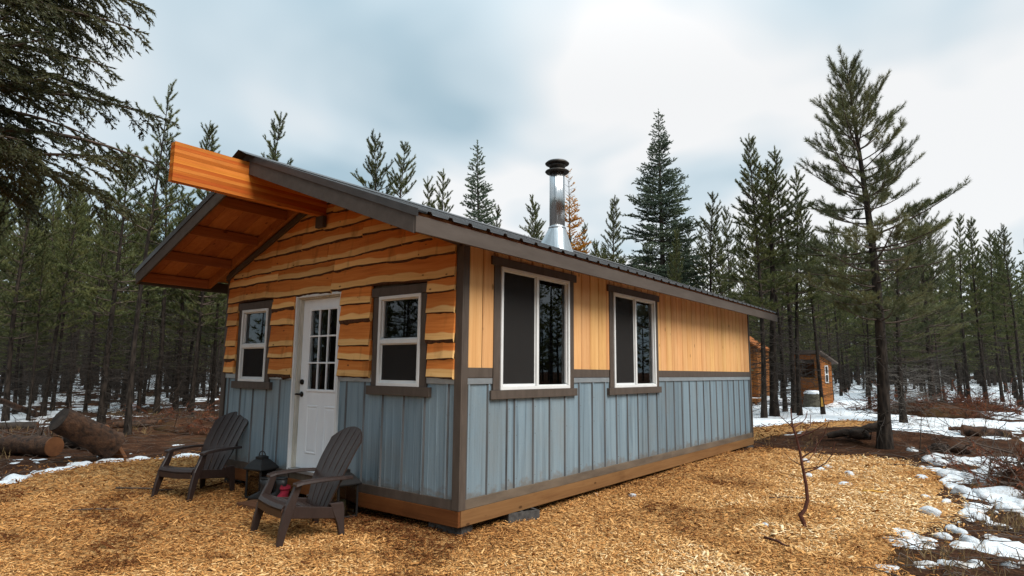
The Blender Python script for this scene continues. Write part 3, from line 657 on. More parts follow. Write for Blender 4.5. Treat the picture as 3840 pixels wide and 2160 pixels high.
for ci, (a, b, off) in enumerate(cols):
    for i, z in enumerate(lowrows):
        nz = (lowrows[i+1]+off[i+1] if i < 4 else 2.515)+0.05; sd += 1
        ja = random.uniform(-0.03, 0.008) if ci in (1, 3) else 0; jb = random.uniform(-0.012, 0.02) if ci in (0, 2) else 0
        live_board(a+ja, b+jb, z+off[i], lambda xs, nz=nz: np.full(len(xs), nz), sd, amp=0.011, lip=0.040 if (i+ci) % 4 == 1 else 0.013)
K = lambda v: (lambda xs: np.full(len(xs), v))
long_rows = [(2.505, 2.80, [-W+0.088, -2.10, -0.088], 0.006), (2.715, 2.99, [-W+0.088, -3.25, -2.05, -0.62, -0.088], 0.014), (2.845, 3.13, [-W+0.2, -3.42, -2.2, -0.88, -0.088], 0.024),
             (3.045, 3.37, [-4.1, -2.75, -1.55, -0.5], 0.030), (3.285, 3.56, [-3.6, -2.3, -1.0], 0.004), (3.475, 3.73, [-3.2, -2.12, -1.4], 0.0), (3.62, 3.95, [-2.9, -1.7], 0.0)]
for zb, zt, xs, slp in long_rows:
    for a, b in zip(xs[:-1], xs[1:]):
        sd += 1; off = slp*(a-xs[0])
        live_board(a+0.0015, b-0.0015, zb+off, (lambda q, zt=zt, off=off, slp=slp, a=a: zt+off+slp*(q-a)), sd, slope=slp, amp=0.014, lip=0.018)
# frieze boards under the roof on the gable front, and the bracket under the beam
def slope_board(name, mat, xa, xb, y0, y1, top, depth, parent=None, square=False, bevel=0.002):
    """board following the roof slope between xa and xb; top = drop below the metal, depth = vertical height"""
    mb = MB(); za, zb_ = roof_z(xa)-top, roof_z(xb)-top
    mb.hexa([(xa, y0, za-depth), (xb, y0, zb_-depth), (xb, y1, zb_-depth), (xa, y1, za-depth), (xa, y0, za), (xb, y0, zb_), (xb, y1, zb_), (xa, y1, za)])
    return mb.build(name, mat, parent or cabin, bevel)
BW = 0.089
slope_board('frieze_board', TP, XR+BW/2+0.03, -0.02, -0.050, -0.002, 0.165, 0.075)
slope_board('frieze_board', TP, -W+0.02, XR-BW/2-0.03, -0.050, -0.002, 0.165, 0.075)
bx('beam_bracket', TP, XR-0.075, XR+0.075, -0.10, -0.046, 3.30, 3.441)
# ridge beam of glued laminations
beam = empty('ridge_beam'); beam.parent = cabin
ZB0, ZB1, NL = 3.442, 3.848, 11
wob = [0.0, .001, -.0006, .0008, 0, .0006, -.0008, .0004, 0, .0008, -.0004]
for i in range(NL):
    z0 = ZB0+(ZB1-ZB0)*i/NL; z1 = ZB0+(ZB1-ZB0)*(i+1)/NL
    MB().box(XR-BW/2-wob[i], XR+BW/2+wob[i], -1.845+abs(wob[i]), 0.35, z0+0.0004, z1-0.0004).build('lamination', M['beam_pale'] if i in (0, 3, 5, 6, 8, 10) else M['beam_wood'], beam)
# lookouts, rafters, roof boards
for side in (1, -1):
    xe = OE if side > 0 else 2*XR-OE; xr_ = XR+side*(BW/2+0.002)
    for q in (0.0, 0.25, 0.5, 0.75):
        xc = xe+(xr_-xe)*q-side*0.022*(1 if q == 0 else 0)-(0 if q == 0 else 0); t = 0.020
        if q == 0: xc = xe-side*0.045
        top = roof_z(xc)-0.028
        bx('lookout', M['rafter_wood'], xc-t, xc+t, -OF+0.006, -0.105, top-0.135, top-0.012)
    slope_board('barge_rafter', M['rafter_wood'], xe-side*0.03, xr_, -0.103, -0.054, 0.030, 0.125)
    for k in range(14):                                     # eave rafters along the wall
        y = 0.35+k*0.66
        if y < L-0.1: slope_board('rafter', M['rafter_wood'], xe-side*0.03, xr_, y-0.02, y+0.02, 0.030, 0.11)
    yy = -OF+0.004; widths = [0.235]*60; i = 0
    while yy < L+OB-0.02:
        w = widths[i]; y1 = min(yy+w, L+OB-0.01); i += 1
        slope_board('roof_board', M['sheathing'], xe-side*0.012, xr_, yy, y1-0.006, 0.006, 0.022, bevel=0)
        yy += w
    bx('eave_fascia', FP, xe-side*0.002, xe+side*0.022, -OF-0.022, L+OB, 2.705, 2.850)
    # rake fascias front and back
    for y0, y1 in ((-OF-0.026, -OF), (L+OB-0.02, L+OB+0.006)):
        slope_board('rake_fascia', FP, xe-side*0.001, XR+side*(BW/2+0.001) if y0 < 0 else XR+side*0.002, y0, y1, 0.035, 0.155)
        xa, xb = xe+side*0.055, XR
        mb = MB(); za, zb_ = roof_z(xa), roof_z(xb)         # bent metal rake trim: a strip on top and a lip in front
        yo = y0-0.008 if y0 < 0 else y1+0.008; yi = yo+0.11 if y0 < 0 else yo-0.11; dz = 0.030
        mb.hexa([(xa, yo, za+dz-0.002), (xb, yo, zb_+dz-0.002), (xb, yi, zb_+dz-0.002), (xa, yi, za+dz-0.002), (xa, yo, za+dz), (xb, yo, zb_+dz), (xb, yi, zb_+dz), (xa, yi, za+dz)])
        ys = (yo-0.002, yo) if y0 < 0 else (yo, yo+0.002)
        mb.hexa([(xa, ys[0], za-0.040), (xb, ys[0], zb_-0.040), (xb, ys[1], zb_-0.040), (xa, ys[1], za-0.040), (xa, ys[0], za+dz), (xb, ys[0], zb_+dz), (xb, ys[1], zb_+dz), (xa, ys[1], za+dz)])
        mb.build('rake_trim', M['roof_metal'], cabin)
    # ribbed roof panels
    y = -OF-0.02; pitch = 0.2545; np_ = 0
    while y < L+OB-0.05:
        ye = min(y+4*pitch, L+OB+0.02); prof = [(y, 0.0)]; r = y+pitch*0.5
        while r < ye-0.03:
            prof += [(r-0.034, 0), (r-0.018, 0.024), (r+0.018, 0.024), (r+0.034, 0)]; r += pitch
        prof.append((ye-0.002, 0.0)); xa, xb = xe+side*0.045, XR
        mb = MB(); za, zb_ = roof_z(xa), roof_z(xb); n = len(prof)
        ra = [(xa, p, za+0.002+h) for p, h in prof]; rb = [(xb, p, zb_+0.002+h) for p, h in prof]
        for i in range(n-1):
            q = [ra[i], ra[i+1], rb[i+1], rb[i]]; mb.add(q if side < 0 else q[::-1], [(3, 2, 1, 0)])
        o = mb.build('roof_panel', M['roof_metal'], cabin); sol = o.modifiers.new('thickness', 'SOLIDIFY'); sol.thickness = 0.0015; sol.offset = 1
        y = ye
mb = MB(); zr = roof_z(XR)                                   # ridge cap
for s in (1, -1):
    xa = XR+s*0.17; mb.hexa([(XR, -OF-0.14, zr+0.05), (xa, -OF-0.14, roof_z(xa)+0.034), (xa, L+OB+0.03, roof_z(xa)+0.034), (XR, L+OB+0.03, zr+0.05)] +
        [(XR, -OF-0.14, zr+0.053), (xa, -OF-0.14, roof_z(xa)+0.037), (xa, L+OB+0.03, roof_z(xa)+0.037), (XR, L+OB+0.03, zr+0.053)])
mb.build('ridge_cap', M['roof_metal'], cabin)
# stovepipe on the right slope
CHX, CHY = CHIM
ch = empty('stovepipe', (CHX, CHY, roof_z(CHX)+0.02)); ch.parent = cabin
mb = MB(); n = 28; rings = []
for (rx, ry, zz, k) in ((0.215, 0.215, -0.01, 1.0), (0.20, 0.20, 0.012, 1.0), (0.120, 0.120, 0.285, 0.0)):
    rings.append([(rx*math.copysign(abs(math.cos(t))**(0.55 if k else 1), math.cos(t)), ry*math.copysign(abs(math.sin(t))**(0.55 if k else 1), math.sin(t)),
                   zz-k*MS*(rx*math.copysign(abs(math.cos(t))**(0.55 if k else 1), math.cos(t)))) for t in [2*math.pi*j/n for j in range(n)]])
mb.loft(rings, smooth=False); mb.build('flashing_cone', M['galvanised'], ch)
MB().lathe([(0.127, 0.272), (0.127, 0.296), (0.118, 0.305)], 28).build('storm_collar', M['galvanised'], ch)
PH = CHIM_H
MB().lathe([(0.112, 0.24), (0.112, PH), (0.108, PH+0.003)], 40).build('pipe', M['polished_pipe'], ch)
cap = empty('chimney_cap'); cap.parent = ch
MB().lathe([(0.10, PH+0.002), (0.165, PH+0.004), (0.178, PH+0.020), (0.170, PH+0.032), (0.12, PH+0.048), (0.10, PH+0.05)], 32).build('cap_flange', M['cap_metal'], cap)
MB().lathe([(0.098, PH+0.05), (0.098, PH+0.085), (0.118, PH+0.090), (0.122, PH+0.125), (0.115, PH+0.13)], 32).build('cap_band', M['cap_metal'], cap)
MB().lathe([(0.10, PH+0.128), (0.172, PH+0.134), (0.178, PH+0.146), (0.15, PH+0.172), (0.08, PH+0.186), (0.0, PH+0.19)], 32).build('cap_lid', M['cap_metal'], cap)
# windows
def window(axis, a0, a1, z0, z1, panes, sub):
    """frame proud of the wall; panes: 'h' side by side sashes, 'v' one above the other"""
    w = empty('window'); w.parent = cabin
    def b_(name, mat, p, q, lo, hi, d0, d1, bevel=0.003):     # d = distance out from the wall face
        if axis == 'y': return MB().box(min(d0, d1), max(d0, d1), p, q, lo, hi).build(name, mat, w, bevel)
        return MB().box(p, q, min(-d0, -d1), max(-d0, -d1), lo, hi).build(name, mat, w, bevel)
    f = 0.036
    b_('window_frame', M['vinyl'], a0, a1, z0, z0+f, -0.06, 0.022); b_('window_frame', M['vinyl'], a0, a1, z1-f, z1, -0.06, 0.022)
    b_('window_frame', M['vinyl'], a0, a0+f, z0+f, z1-f, -0.06, 0.0215); b_('window_frame', M['vinyl'], a1-f, a1, z0+f, z1-f, -0.06, 0.0215)
    if panes == 'h':
        mid = (a0+a1)/2+sub; b_('mullion', M['vinyl'], mid-0.022, mid+0.022, z0+f, z1-f, -0.05, 0.016)
        boxes = [(a0+f, mid-0.022, z0+f, z1-f, True), (mid+0.022, a1-f, z0+f, z1-f, False)]
    else:
        mid = (z0+z1)/2+sub; b_('mullion', M['vinyl'], a0+f, a1-f, mid-0.024, mid+0.024, -0.05, 0.016)
        boxes = [(a0+f, a1-f, z0+f, mid-0.024, True), (a0+f, a1-f, mid+0.024, z1-f, False)]
    for p, q, lo, hi, scr_ in boxes:
        s = 0.020
        b_('sash_rail', M['vinyl'], p, q, lo, lo+s*(1.3 if scr_ else 0.6), -0.055, -0.006, 0.002); b_('sash_rail', M['vinyl'], p, q, hi-s*0.6, hi, -0.055, -0.006, 0.002)
        b_('sash_stile', M['vinyl'], p, p+s*0.7, lo+s*1.3, hi-s*0.6, -0.055, -0.007, 0.002); b_('sash_stile', M['vinyl'], q-s*0.7, q, lo+s*1.3, hi-s*0.6, -0.055, -0.007, 0.002)
        b_('pane', M['window_glass'], p+s*0.7, q-s*0.7, lo+s*0.6, hi-s*0.6, -0.036, -0.030, 0)
        if scr_: b_('insect_screen', M['insect_screen'], p+s*0.7, q-s*0.7, lo+s*1.3, hi-s*0.6, -0.0125, -0.012, 0)
    return w
def win_trim(axis, a0, a1, z0, z1, out, side_w, head_w, head_ext, sill_z0, sill_ext):
    def b_(name, p, q, lo, hi, d):
        if axis == 'y': bx(name, TP, -0.025, d, p, q, lo, hi)
        else: bx(name, TP, p, q, -d, 0.025, lo, hi)
    b_('window_trim', a0-side_w, a0-0.001, z0, z1, out); b_('window_trim', a1+0.001, a1+side_w, z0, z1, out)
    b_('window_head', a0-side_w-head_ext, a1+side_w+head_ext, z1+0.001, z1+head_w, out+0.012)
    b_('window_sill', a0-side_w-sill_ext, a1+side_w+sill_ext, sill_z0, z0-0.001, out+0.018)
for (a0, a1, z0, z1) in S_OPEN:
    window('y', a0, a1, z0, z1, 'h', 0.0); win_trim('y', a0, a1, z0, z1, 0.008, 0.108, 0.092, 0.05, z0-0.092, 0.05)
for k, (a0, a1, z0, z1) in enumerate((F_OPEN[0], F_OPEN[2])):
    window('x', a0, a1, z0, z1, 'v', -0.01); win_trim('x', a0, a1, z0, z1, 0.010, 0.095, 0.098, 0.03, z0-0.095, 0.06)
# door
door = empty('door', (0, 0, 0)); door.parent = cabin
def db(name, mat, x0, x1, y0, y1, z0, z1, bevel=0.002): return bx(name, mat, x0, x1, y0, y1, z0, z1, door, bevel)
DZ0, DZ1 = 0.371, 2.50
db('door_frame', M['vinyl'], DX0, DX0+0.028, -0.014, 0.03, DZ0, DZ1); db('door_frame', M['vinyl'], DX1-0.028, DX1, -0.014, 0.03, DZ0, DZ1); db('door_frame', M['vinyl'], DX0+0.028, DX1-0.028, -0.0135, 0.03, DZ1-0.03, DZ1)
db('door_jamb', M['jamb_paint'], DX0+0.002, DX0+0.046, 0.0305, 0.13, DZ0+0.02, DZ1-0.005); db('door_jamb', M['jamb_paint'], DX1-0.046, DX1-0.002, 0.0305, 0.13, DZ0+0.02, DZ1-0.005); db('door_jamb', M['jamb_paint'], DX0+0.046, DX1-0.046, 0.0305, 0.13, DZ1-0.045, DZ1-0.005)
db('threshold', M['galvanised'], DX0+0.002, DX1-0.002, -0.012, 0.12, DZ0-0.022, DZ0+0.018)
SX0, SX1, SZ0, SZ1, SY = DX0+0.048, DX1-0.048, DZ0+0.022, DZ1-0.048, 0.082
LX0, LX1, LZ0, LZ1 = -2.625, -2.085, 1.335, 2.315
DP = M['door_paint']
db('door_slab', DP, SX0, LX0, SY, SY+0.04, SZ0, SZ1, 0); db('door_slab', DP, LX1, SX1, SY, SY+0.04, SZ0, SZ1, 0)
db('door_slab', DP, LX0, LX1, SY, SY+0.04, SZ0, LZ0, 0); db('door_slab', DP, LX0, LX1, SY, SY+0.04, LZ1, SZ1, 0)
e = 0.022
db('lite_frame', DP, LX0-e, LX1+e, SY-0.012, SY-0.0005, LZ0-e, LZ0+0.008); db('lite_frame', DP, LX0-e, LX1+e, SY-0.012, SY-0.0005, LZ1-0.008, LZ1+e)
db('lite_frame', DP, LX0-e, LX0+0.008, SY-0.0115, SY-0.0005, LZ0+0.008, LZ1-0.008); db('lite_frame', DP, LX1-0.008, LX1+e, SY-0.0115, SY-0.0005, LZ0+0.008, LZ1-0.008)
for i in (1, 2):
    x = LX0+(LX1-LX0)*i/3; db('muntin', DP, x-0.010, x+0.010, SY-0.008, SY+0.012, LZ0+0.008, LZ1-0.008)
    z = LZ0+(LZ1-LZ0)*i/3; db('muntin', DP, LX0+0.008, LX1-0.008, SY-0.0075, SY+0.0115, z-0.010, z+0.010)
for i in range(3):
    for j in range(3):
        db('pane', M['window_glass'], LX0+(LX1-LX0)*i/3+0.011, LX0+(LX1-LX0)*(i+1)/3-0.011, SY+0.014, SY+0.019, LZ0+(LZ1-LZ0)*j/3+0.011, LZ0+(LZ1-LZ0)*(j+1)/3-0.011, 0)
for x0, x1 in ((-2.625, -2.395), (-2.275, -2.045)):          # raised lower panels: a moulded ring and a field
    for q in (0.0,):
        mb = MB(); y = SY; o_, i_ = 0.0, 0.026; z0, z1 = 0.57, 1.15
        a = [(x0, z0), (x1, z0), (x1, z1), (x0, z1)]
        def ins(d): return [(x0+d, z0+d), (x1-d, z0+d), (x1-d, z1-d), (x0+d, z1-d)]
        mb.loft([[(p, y-0.0006, r_) for p, r_ in ins(0)], [(p, y-0.008, r_) for p, r_ in ins(0.010)], [(p, y-0.008, r_) for p, r_ in ins(0.018)], [(p, y-0.0008, r_) for p, r_ in ins(0.030)], [(p, y-0.005, r_) for p, r_ in ins(0.055)]], cap=True)
        mb.build('door_panel', DP, door)
h = empty('door_handle', (-2.745, SY, 1.275)); h.parent = door
MB().lathe([(0.0, 0.0), (0.034, 0.0), (0.034, 0.008), (0.022, 0.016), (0.014, 0.02), (0.012, 0.05), (0.0, 0.052)], 18).build('rose', M['handle_bronze'], h).rotation_euler = (R(90), 0, 0)
MB().tube([(0.0, -0.045, 0), (-0.03, -0.052, 0.002), (-0.06, -0.050, 0.0), (-0.095, -0.042, -0.006)], [0.011, 0.011, 0.010, 0.007], 8).build('lever', M['handle_bronze'], h)
h = MB().lathe([(0.0, 0.0), (0.034, 0.0), (0.034, 0.012), (0.026, 0.024), (0.013, 0.027), (0.0, 0.027)], 18).build('deadbolt', M['handle_bronze'], door); h.rotation_euler = (R(90), 0, 0); h.location = (-2.745, SY, 1.425)
# concrete blocks and timber pads under the skirt
def block(x, y, rz, label, hh=0.19):
    z = top_z(x, y)-0.08; o = empty('concrete_block', (x, y, z), rz, label, 'block', 'concrete blocks under the cabin')
    mb = MB(); l, w = 0.39, 0.19; t = 0.032; zt = 0.119-z
    for yy in (-w/2, w/2-t): mb.box(-l/2, l/2, yy, yy+t, 0, zt)
    for xx in (-l/2, -t/2, l/2-t): mb.box(xx, xx+t, -w/2+t, w/2-t, 0, zt)
    mb.build('block_body', M['concrete'], o)
block(-0.02, 0.98, R(70), 'grey hollow concrete block under the long skirt board below the wide window')
block(-0.12, 8.72, R(40), 'grey concrete block under the rear end of the long skirt board')
block(-0.25, 0.16, R(8), 'dark concrete block tucked under the front corner of the cabin')
block(-4.3, 0.2, R(5), 'concrete block under the cabin corner behind the first chair')
# ------------------------------------------------------------------ trees
class Tri:
    """collects tubes and needle blades as arrays"""
    def __init__(s): s.V = []; s.F = []; s.n = 0; s.sh = []
    def tube(s, pts, rad, n=5, cap=False):
        pts = np.asarray(pts, float); k = len(pts); rad = np.asarray(rad, float)
        t = np.gradient(pts, axis=0); t /= np.linalg.norm(t, axis=1)[:, None]+1e-12
        ref = np.where(np.abs(t[:, 2:3]) < 0.85, np.array([[0, 0, 1.0]]), np.array([[1.0, 0, 0]]))
        if np.abs(t[:, 2]).max() > 0.85: ref = np.array([[1.0, 0, 0]])*np.ones((k, 1))
        a = np.cross(t, ref); a /= np.linalg.norm(a, axis=1)[:, None]+1e-12; b = np.cross(t, a)
        th = np.arange(n)*2*math.pi/n
        ring = pts[:, None]+rad[:, None, None]*(np.cos(th)[None, :, None]*a[:, None]+np.sin(th)[None, :, None]*b[:, None])
        i = np.arange(k-1)[:, None]*n; j = np.arange(n)[None]; j2 = (j+1) % n
        f = np.stack([i+j, i+j2, i+n+j2, i+n+j], -1).reshape(-1, 4)+s.n
        s.V.append(ring.reshape(-1, 3)); s.F.append(f); s.n += k*n
    def mesh(s, name, mat):
        if not s.V: return None
        me = np_mesh(name, np.concatenate(s.V), np.concatenate(s.F), smooth=True); me.materials.append(mat); return me
def blades(shoots, per_m, blen, bw, spread=0.9, seed=0, tint_jit=0.25, name='crown', mat=None, flat=0.0):
    """needle blades along shoots (p, q, tint) : one triangle each"""
    r = np.random.default_rng(seed); P = np.array([q[0] for q in shoots]); Q = np.array([q[1] for q in shoots]); T = np.array([q[2] for q in shoots])
    ln = np.linalg.norm(Q-P, axis=1); cnt = np.maximum(4, (ln*per_m)).astype(int); idx = np.repeat(np.arange(len(P)), cnt); n = len(idx)
    ax = (Q-P)/(ln[:, None]+1e-9); s = r.random(n); A = ax[idx]; base = P[idx]+(Q-P)[idx]*s[:, None]
    rv = r.normal(size=(n, 3)); rv[:, 2] *= (1-flat); pr = rv-(rv*A).sum(1)[:, None]*A; pr /= np.linalg.norm(pr, axis=1)[:, None]+1e-9
    ang = spread*r.uniform(0.6, 1.25, n)*(1-0.5*s**3); d = A*np.cos(ang)[:, None]+pr*np.sin(ang)[:, None]
    L_ = blen*r.uniform(0.7, 1.2, n); w = np.cross(d, r.normal(size=(n, 3))); w /= np.linalg.norm(w, axis=1)[:, None]+1e-9
    b0 = base-w*(bw/2); b1 = base+w*(bw/2); tip = base+d*L_[:, None]
    V = np.stack([b0, b1, tip], 1).reshape(-1, 3); F = np.arange(3*n).reshape(-1, 3)
    tint = np.clip(T[idx]+r.normal(0, tint_jit*0.5, n), 0, 1)
    me = np_mesh(name, V, F, {'tint': np.repeat(tint, 3)}); me.materials.append(mat); return me
def rot_about(v, k, a):
    k = k/np.linalg.norm(k); return v*math.cos(a)+np.cross(k, v)*math.sin(a)+k*np.dot(k, v)*(1-math.cos(a))
def trunk_path(H, r, bend, n=14):
    z = np.linspace(0, H, n); ph = r.uniform(0, 6.28, 2)
    x = bend*np.sin(z/H*3.0+ph[0])*z/H; y = bend*np.sin(z/H*2.4+ph[1])*z/H
    return np.stack([x-x[0], y-y[0], z], 1)
def branch_path(p, az, el, Lb, up, r, n=6, wig=0.03):
    s = np.linspace(0, 1, n); h = Lb*s*math.cos(el); v = Lb*(math.sin(el)*s+up*s**2)
    side = wig*Lb*np.sin(s*5+r.uniform(0, 6.28))*s
    return p+np.stack([math.cos(az)*h-math.sin(az)*side, math.sin(az)*h+math.cos(az)*side, v], 1)
def interp(path, s):
    x = s*(len(path)-1); i = min(int(x), len(path)-2); f = x-i; d = path[i+1]-path[i]; return path[i]+d*f, d/(np.linalg.norm(d)+1e-9)
def make_pine(seed, H, rad, crown0, blen_max, gap=0.36, nb=5, el0=0.15, el1=0.95, up=0.28, dead=26, per_m=400, nl=0.075, nw=0.0110, shoot=0.22, name='pine', mat='pine_needles',
              dense=1.0, dead_len=1.0, bend=0.25, profile=0.75, dead_twigs=3, kink=0.0, dead_mat='grey_twig'):
    r = np.random.default_rng(seed); tr = Tri(); tw = Tri(); dd = Tri(); sh = []
    tp = trunk_path(H, r, bend); zz = tp[:, 2]/H
    rr = rad*((1-zz)**0.85*0.93+0.02)+rad*0.30*np.exp(-tp[:, 2]/0.18); tr.tube(tp, rr, 9)
    def at(z): return np.array([np.interp(z, tp[:, 2], tp[:, i]) for i in range(3)])
    # leader
    sh.append((at(H-0.4), at(H)+np.array([0, 0, 0.12]), r.random()))
    z = H-0.30
    while z > crown0*H:
        f = (H-z)/(H*(1-crown0)); lb = blen_max*(f**profile)*r.uniform(0.8, 1.1)+0.16
        if f > 0.8: lb *= 1-0.5*(f-0.8)/0.2*r.random()
        a0 = r.uniform(0, 6.28); k = nb if f > 0.12 else 4
        for i in range(k):
            if r.random() < 0.10+0.12*f: continue
            az = a0+i*2*math.pi/k+r.normal(0, 0.22); el = el1+(el0-el1)*min(1, f*1.25)**0.8+r.normal(0, 0.10)
            lbi = lb*r.uniform(0.6, 1.15); p = at(z+r.normal(0, 0.05)); bp = branch_path(p, az, el, lbi, up*(0.4+0.8*r.random()), r)
            tw.tube(bp, np.linspace(0.007+0.011*lbi, 0.003, len(bp)), 4); tb = r.uniform(0.15, 0.85)
            tip, dv = interp(bp, 1.0); st, _ = interp(bp, max(0.0, 1-0.32/lbi)); sh.append((st, tip+dv*0.03, tb))
            s = max(0.12, 0.40-0.15/lbi) if lbi > 0.5 else 0.3; sg = 1
            step = 0.115/lbi/dense
            while s < 0.96:
                q, dv = interp(bp, s); l2 = (0.10+0.42*lbi*(1-s)*r.uniform(0.5, 1.1)); l2 = min(l2, 0.75)
                d2 = rot_about(dv, np.array([0, 0, 1.0]), sg*r.uniform(0.6, 1.0)); d2 = d2+np.array([0, 0, r.uniform(0.05, 0.45)]); d2 /= np.linalg.norm(d2)
                e2 = q+d2*l2
                if l2 > 0.30:
                    tw.tube([q, q+d2*l2*0.6, e2], [0.005, 0.004, 0.002], 3)
                    for k2 in range(int(l2/0.12*dense)):
                        q2 = q+d2*l2*r.uniform(0.35, 0.95); d3 = rot_about(d2, np.array([0, 0, 1.0]), r.choice([-1, 1])*r.uniform(0.5, 0.9))+np.array([0, 0, r.uniform(0.0, 0.5)]); d3 /= np.linalg.norm(d3)
                        sh.append((q2, q2+d3*shoot*r.uniform(0.5, 0.95), tb+r.normal(0, 0.12)))
                    sh.append((q+d2*l2*0.55, e2+d2*0.03, tb+r.normal(0, 0.12)))
                else:
                    sh.append((q, q+d2*max(l2, shoot*0.7), tb+r.normal(0, 0.12)))
                sg = -sg; s += step*r.uniform(0.7, 1.3)
        z -= gap*r.uniform(0.75, 1.2)*(0.7+0.5*f)
    # dead lower branches
    for i in range(dead):
        z = r.uniform(0.3, crown0*H*1.02); az = r.uniform(0, 6.28); lb = dead_len*r.uniform(0.35, 1.2)*(0.5+0.6*z/(crown0*H)); bp = branch_path(at(z), az, r.uniform(-0.35, 0.25), lb, r.uniform(-0.3, 0.25), r, 6, 0.09)
        dd.tube(bp, np.linspace(0.010, 0.0035, 6), 3)
        for k2 in range(dead_twigs):
            q, dv = interp(bp, r.uniform(0.3, 0.95)); d2 = rot_about(dv, r.normal(size=3), r.uniform(0.5, 1.1)); l2 = lb*r.uniform(0.2, 0.5); m_ = q+d2*l2*0.5; d3 = d2+r.normal(0, 0.25, 3)
            dd.tube([q, m_, m_+d3*l2*0.5], [0.005, 0.004, 0.0025], 3)
    crown = blades(sh, per_m, nl, nw, 0.85, seed, name=name+'_crown', mat=M[mat])
    return dict(trunk=tr.mesh(name+'_trunk', M['pine_bark']), limbs=tw.mesh(name+'_limbs', M['twig']), crown=crown, dead=dd.mesh(name+'_dead', M[dead_mat]), H=H)
def make_spruce(seed, H, rad, rbase, gap=0.26, nb=6, mat='spruce_needles', name='spruce', per_m=78, nl=0.070, nw=0.036, droop=-0.12, crown0=0.06, dense=1.0, profile=0.9, el_top=0.7, el_low=-0.05, skip=0.1, bare_top=0.0):
    r = np.random.default_rng(seed); tr = Tri(); tw = Tri(); sh = []
    tp = trunk_path(H, r, 0.08); zz = tp[:, 2]/H; tr.tube(tp, rad*((1-zz)*0.95+0.02)+rad*0.4*np.exp(-tp[:, 2]/0.2), 9)
    def at(z): return np.array([np.interp(z, tp[:, 2], tp[:, i]) for i in range(3)])
    if not bare_top: sh.append((at(H-0.35), at(H)+np.array([0, 0, 0.1]), 0.5))
    z = H-0.22
    while z > crown0*H:
        f = (H-z)/(H*(1-crown0)); lb = rbase*(f**profile)*r.uniform(0.82, 1.1)+0.10; a0 = r.uniform(0, 6.28); k = nb if f > 0.1 else 5
        for i in range(k):
            if r.random() < skip: continue
            az = a0+i*2*math.pi/k+r.normal(0, 0.25); el = el_top+(el_low-el_top)*min(1, f*1.4); lbi = lb*r.uniform(0.6, 1.12)
            bp = branch_path(at(z+r.normal(0, 0.06)), az, el+r.normal(0, 0.08), lbi, droop+0.22*r.random(), r, 5, 0.02)
            tw.tube(bp, np.linspace(0.005+0.010*lbi, 0.0025, 5), 3); tb = r.uniform(0.15, 0.85); bare = f < bare_top
            if not bare: sh.append((interp(bp, 0.7)[0], bp[-1], tb))
            s = 0.18; sg = 1; step = 0.10/lbi/dense
            while s < 0.97 and not (bare and r.random() < 0.6):
                q, dv = interp(bp, s); l2 = min(0.10+0.55*lbi*(1-s)*r.uniform(0.6, 1.1), 0.8)
                d2 = rot_about(dv, np.array([0, 0, 1.0]), sg*r.uniform(0.7, 1.1))+np.array([0, 0, r.uniform(-0.25, 0.2)]); d2 /= np.linalg.norm(d2)
                sh.append((q, q+d2*l2*0.98, tb+r.normal(0, 0.12)))
                if l2 > 0.3:
                    for k2 in range(int(l2/0.10*dense)):
                        q2 = q+d2*l2*r.uniform(0.2, 0.95); d3 = rot_about(d2, np.array([0, 0, 1.0]), r.choice([-1, 1])*r.uniform(0.5, 1.0))+np.array([0, 0, r.uniform(-0.35, 0.2)]); sh.append((q2, q2+d3*0.15*r.uniform(0.6, 1.1), tb+r.normal(0, 0.12)))
                sg = -sg; s += step*r.uniform(0.7, 1.3)
        z -= gap*r.uniform(0.8, 1.2)
    crown = blades(sh, per_m, nl, nw, 0.8, seed, name=name+'_crown', mat=M[mat])
    return dict(trunk=tr.mesh(name+'_trunk', M['fir_bark']), limbs=tw.mesh(name+'_limbs', M['twig']), crown=crown, dead=None, H=H)
def plant_tree(kind, x, y, H, label, group, cat='tree', name='pine_tree', rz=None, lean=(0, 0), sx=1.0, full=True):
    z = float(zg(x, y))-0.06; s = (H+0.06)/kind['H']
    o = empty(name, (x, y, z), 0, label, cat, group); o.rotation_euler = (lean[0], lean[1], random.uniform(0, 6.28) if rz is None else rz); o.scale = (s*sx, s*sx, s)
    link('trunk', kind['trunk'], o)
    link('crown', kind['crown'], o)
    if full:
        link('limbs', kind['limbs'], o)['kind'] = 'stuff'
        if kind['dead']: link('dead_branches', kind['dead'], o)['kind'] = 'stuff'
    return o
PINES = [make_pine(20+i, 9.5, 0.095, c0, bl, gap=gp_, nb=nb, el0=e0, up=u_, dead=dn, bend=0.22, name='pine%d' % i, dead_len=1.35, profile=pf)
         for i, (c0, bl, gp_, nb, e0, u_, dn, pf) in enumerate(((0.38, 1.25, 0.36, 5, 0.15, 0.30, 80, 0.75), (0.33, 1.05, 0.34, 5, 0.25, 0.25, 70, 0.7), (0.45, 1.15, 0.40, 4, 0.10, 0.35, 90, 0.8),
             (0.28, 1.35, 0.38, 5, 0.05, 0.32, 64, 0.7), (0.48, 0.95, 0.33, 5, 0.20, 0.30, 96, 0.8), (0.35, 1.45, 0.42, 5, 0.10, 0.30, 80, 0.65), (0.42, 0.85, 0.34, 4, 0.35, 0.25, 80, 0.8)))]
SPARSE = make_pine(61, 9.5, 0.085, 0.55, 1.2, gap=0.55, nb=3, el0=0.35, el1=0.8, up=0.25, dead=40, name='sparse_pine', dense=0.7, profile=0.6)
PLACED = []
def far_enough(x, y, dmin): return all((x-a)**2+(y-b)**2 > dmin*dmin for a, b in PLACED)
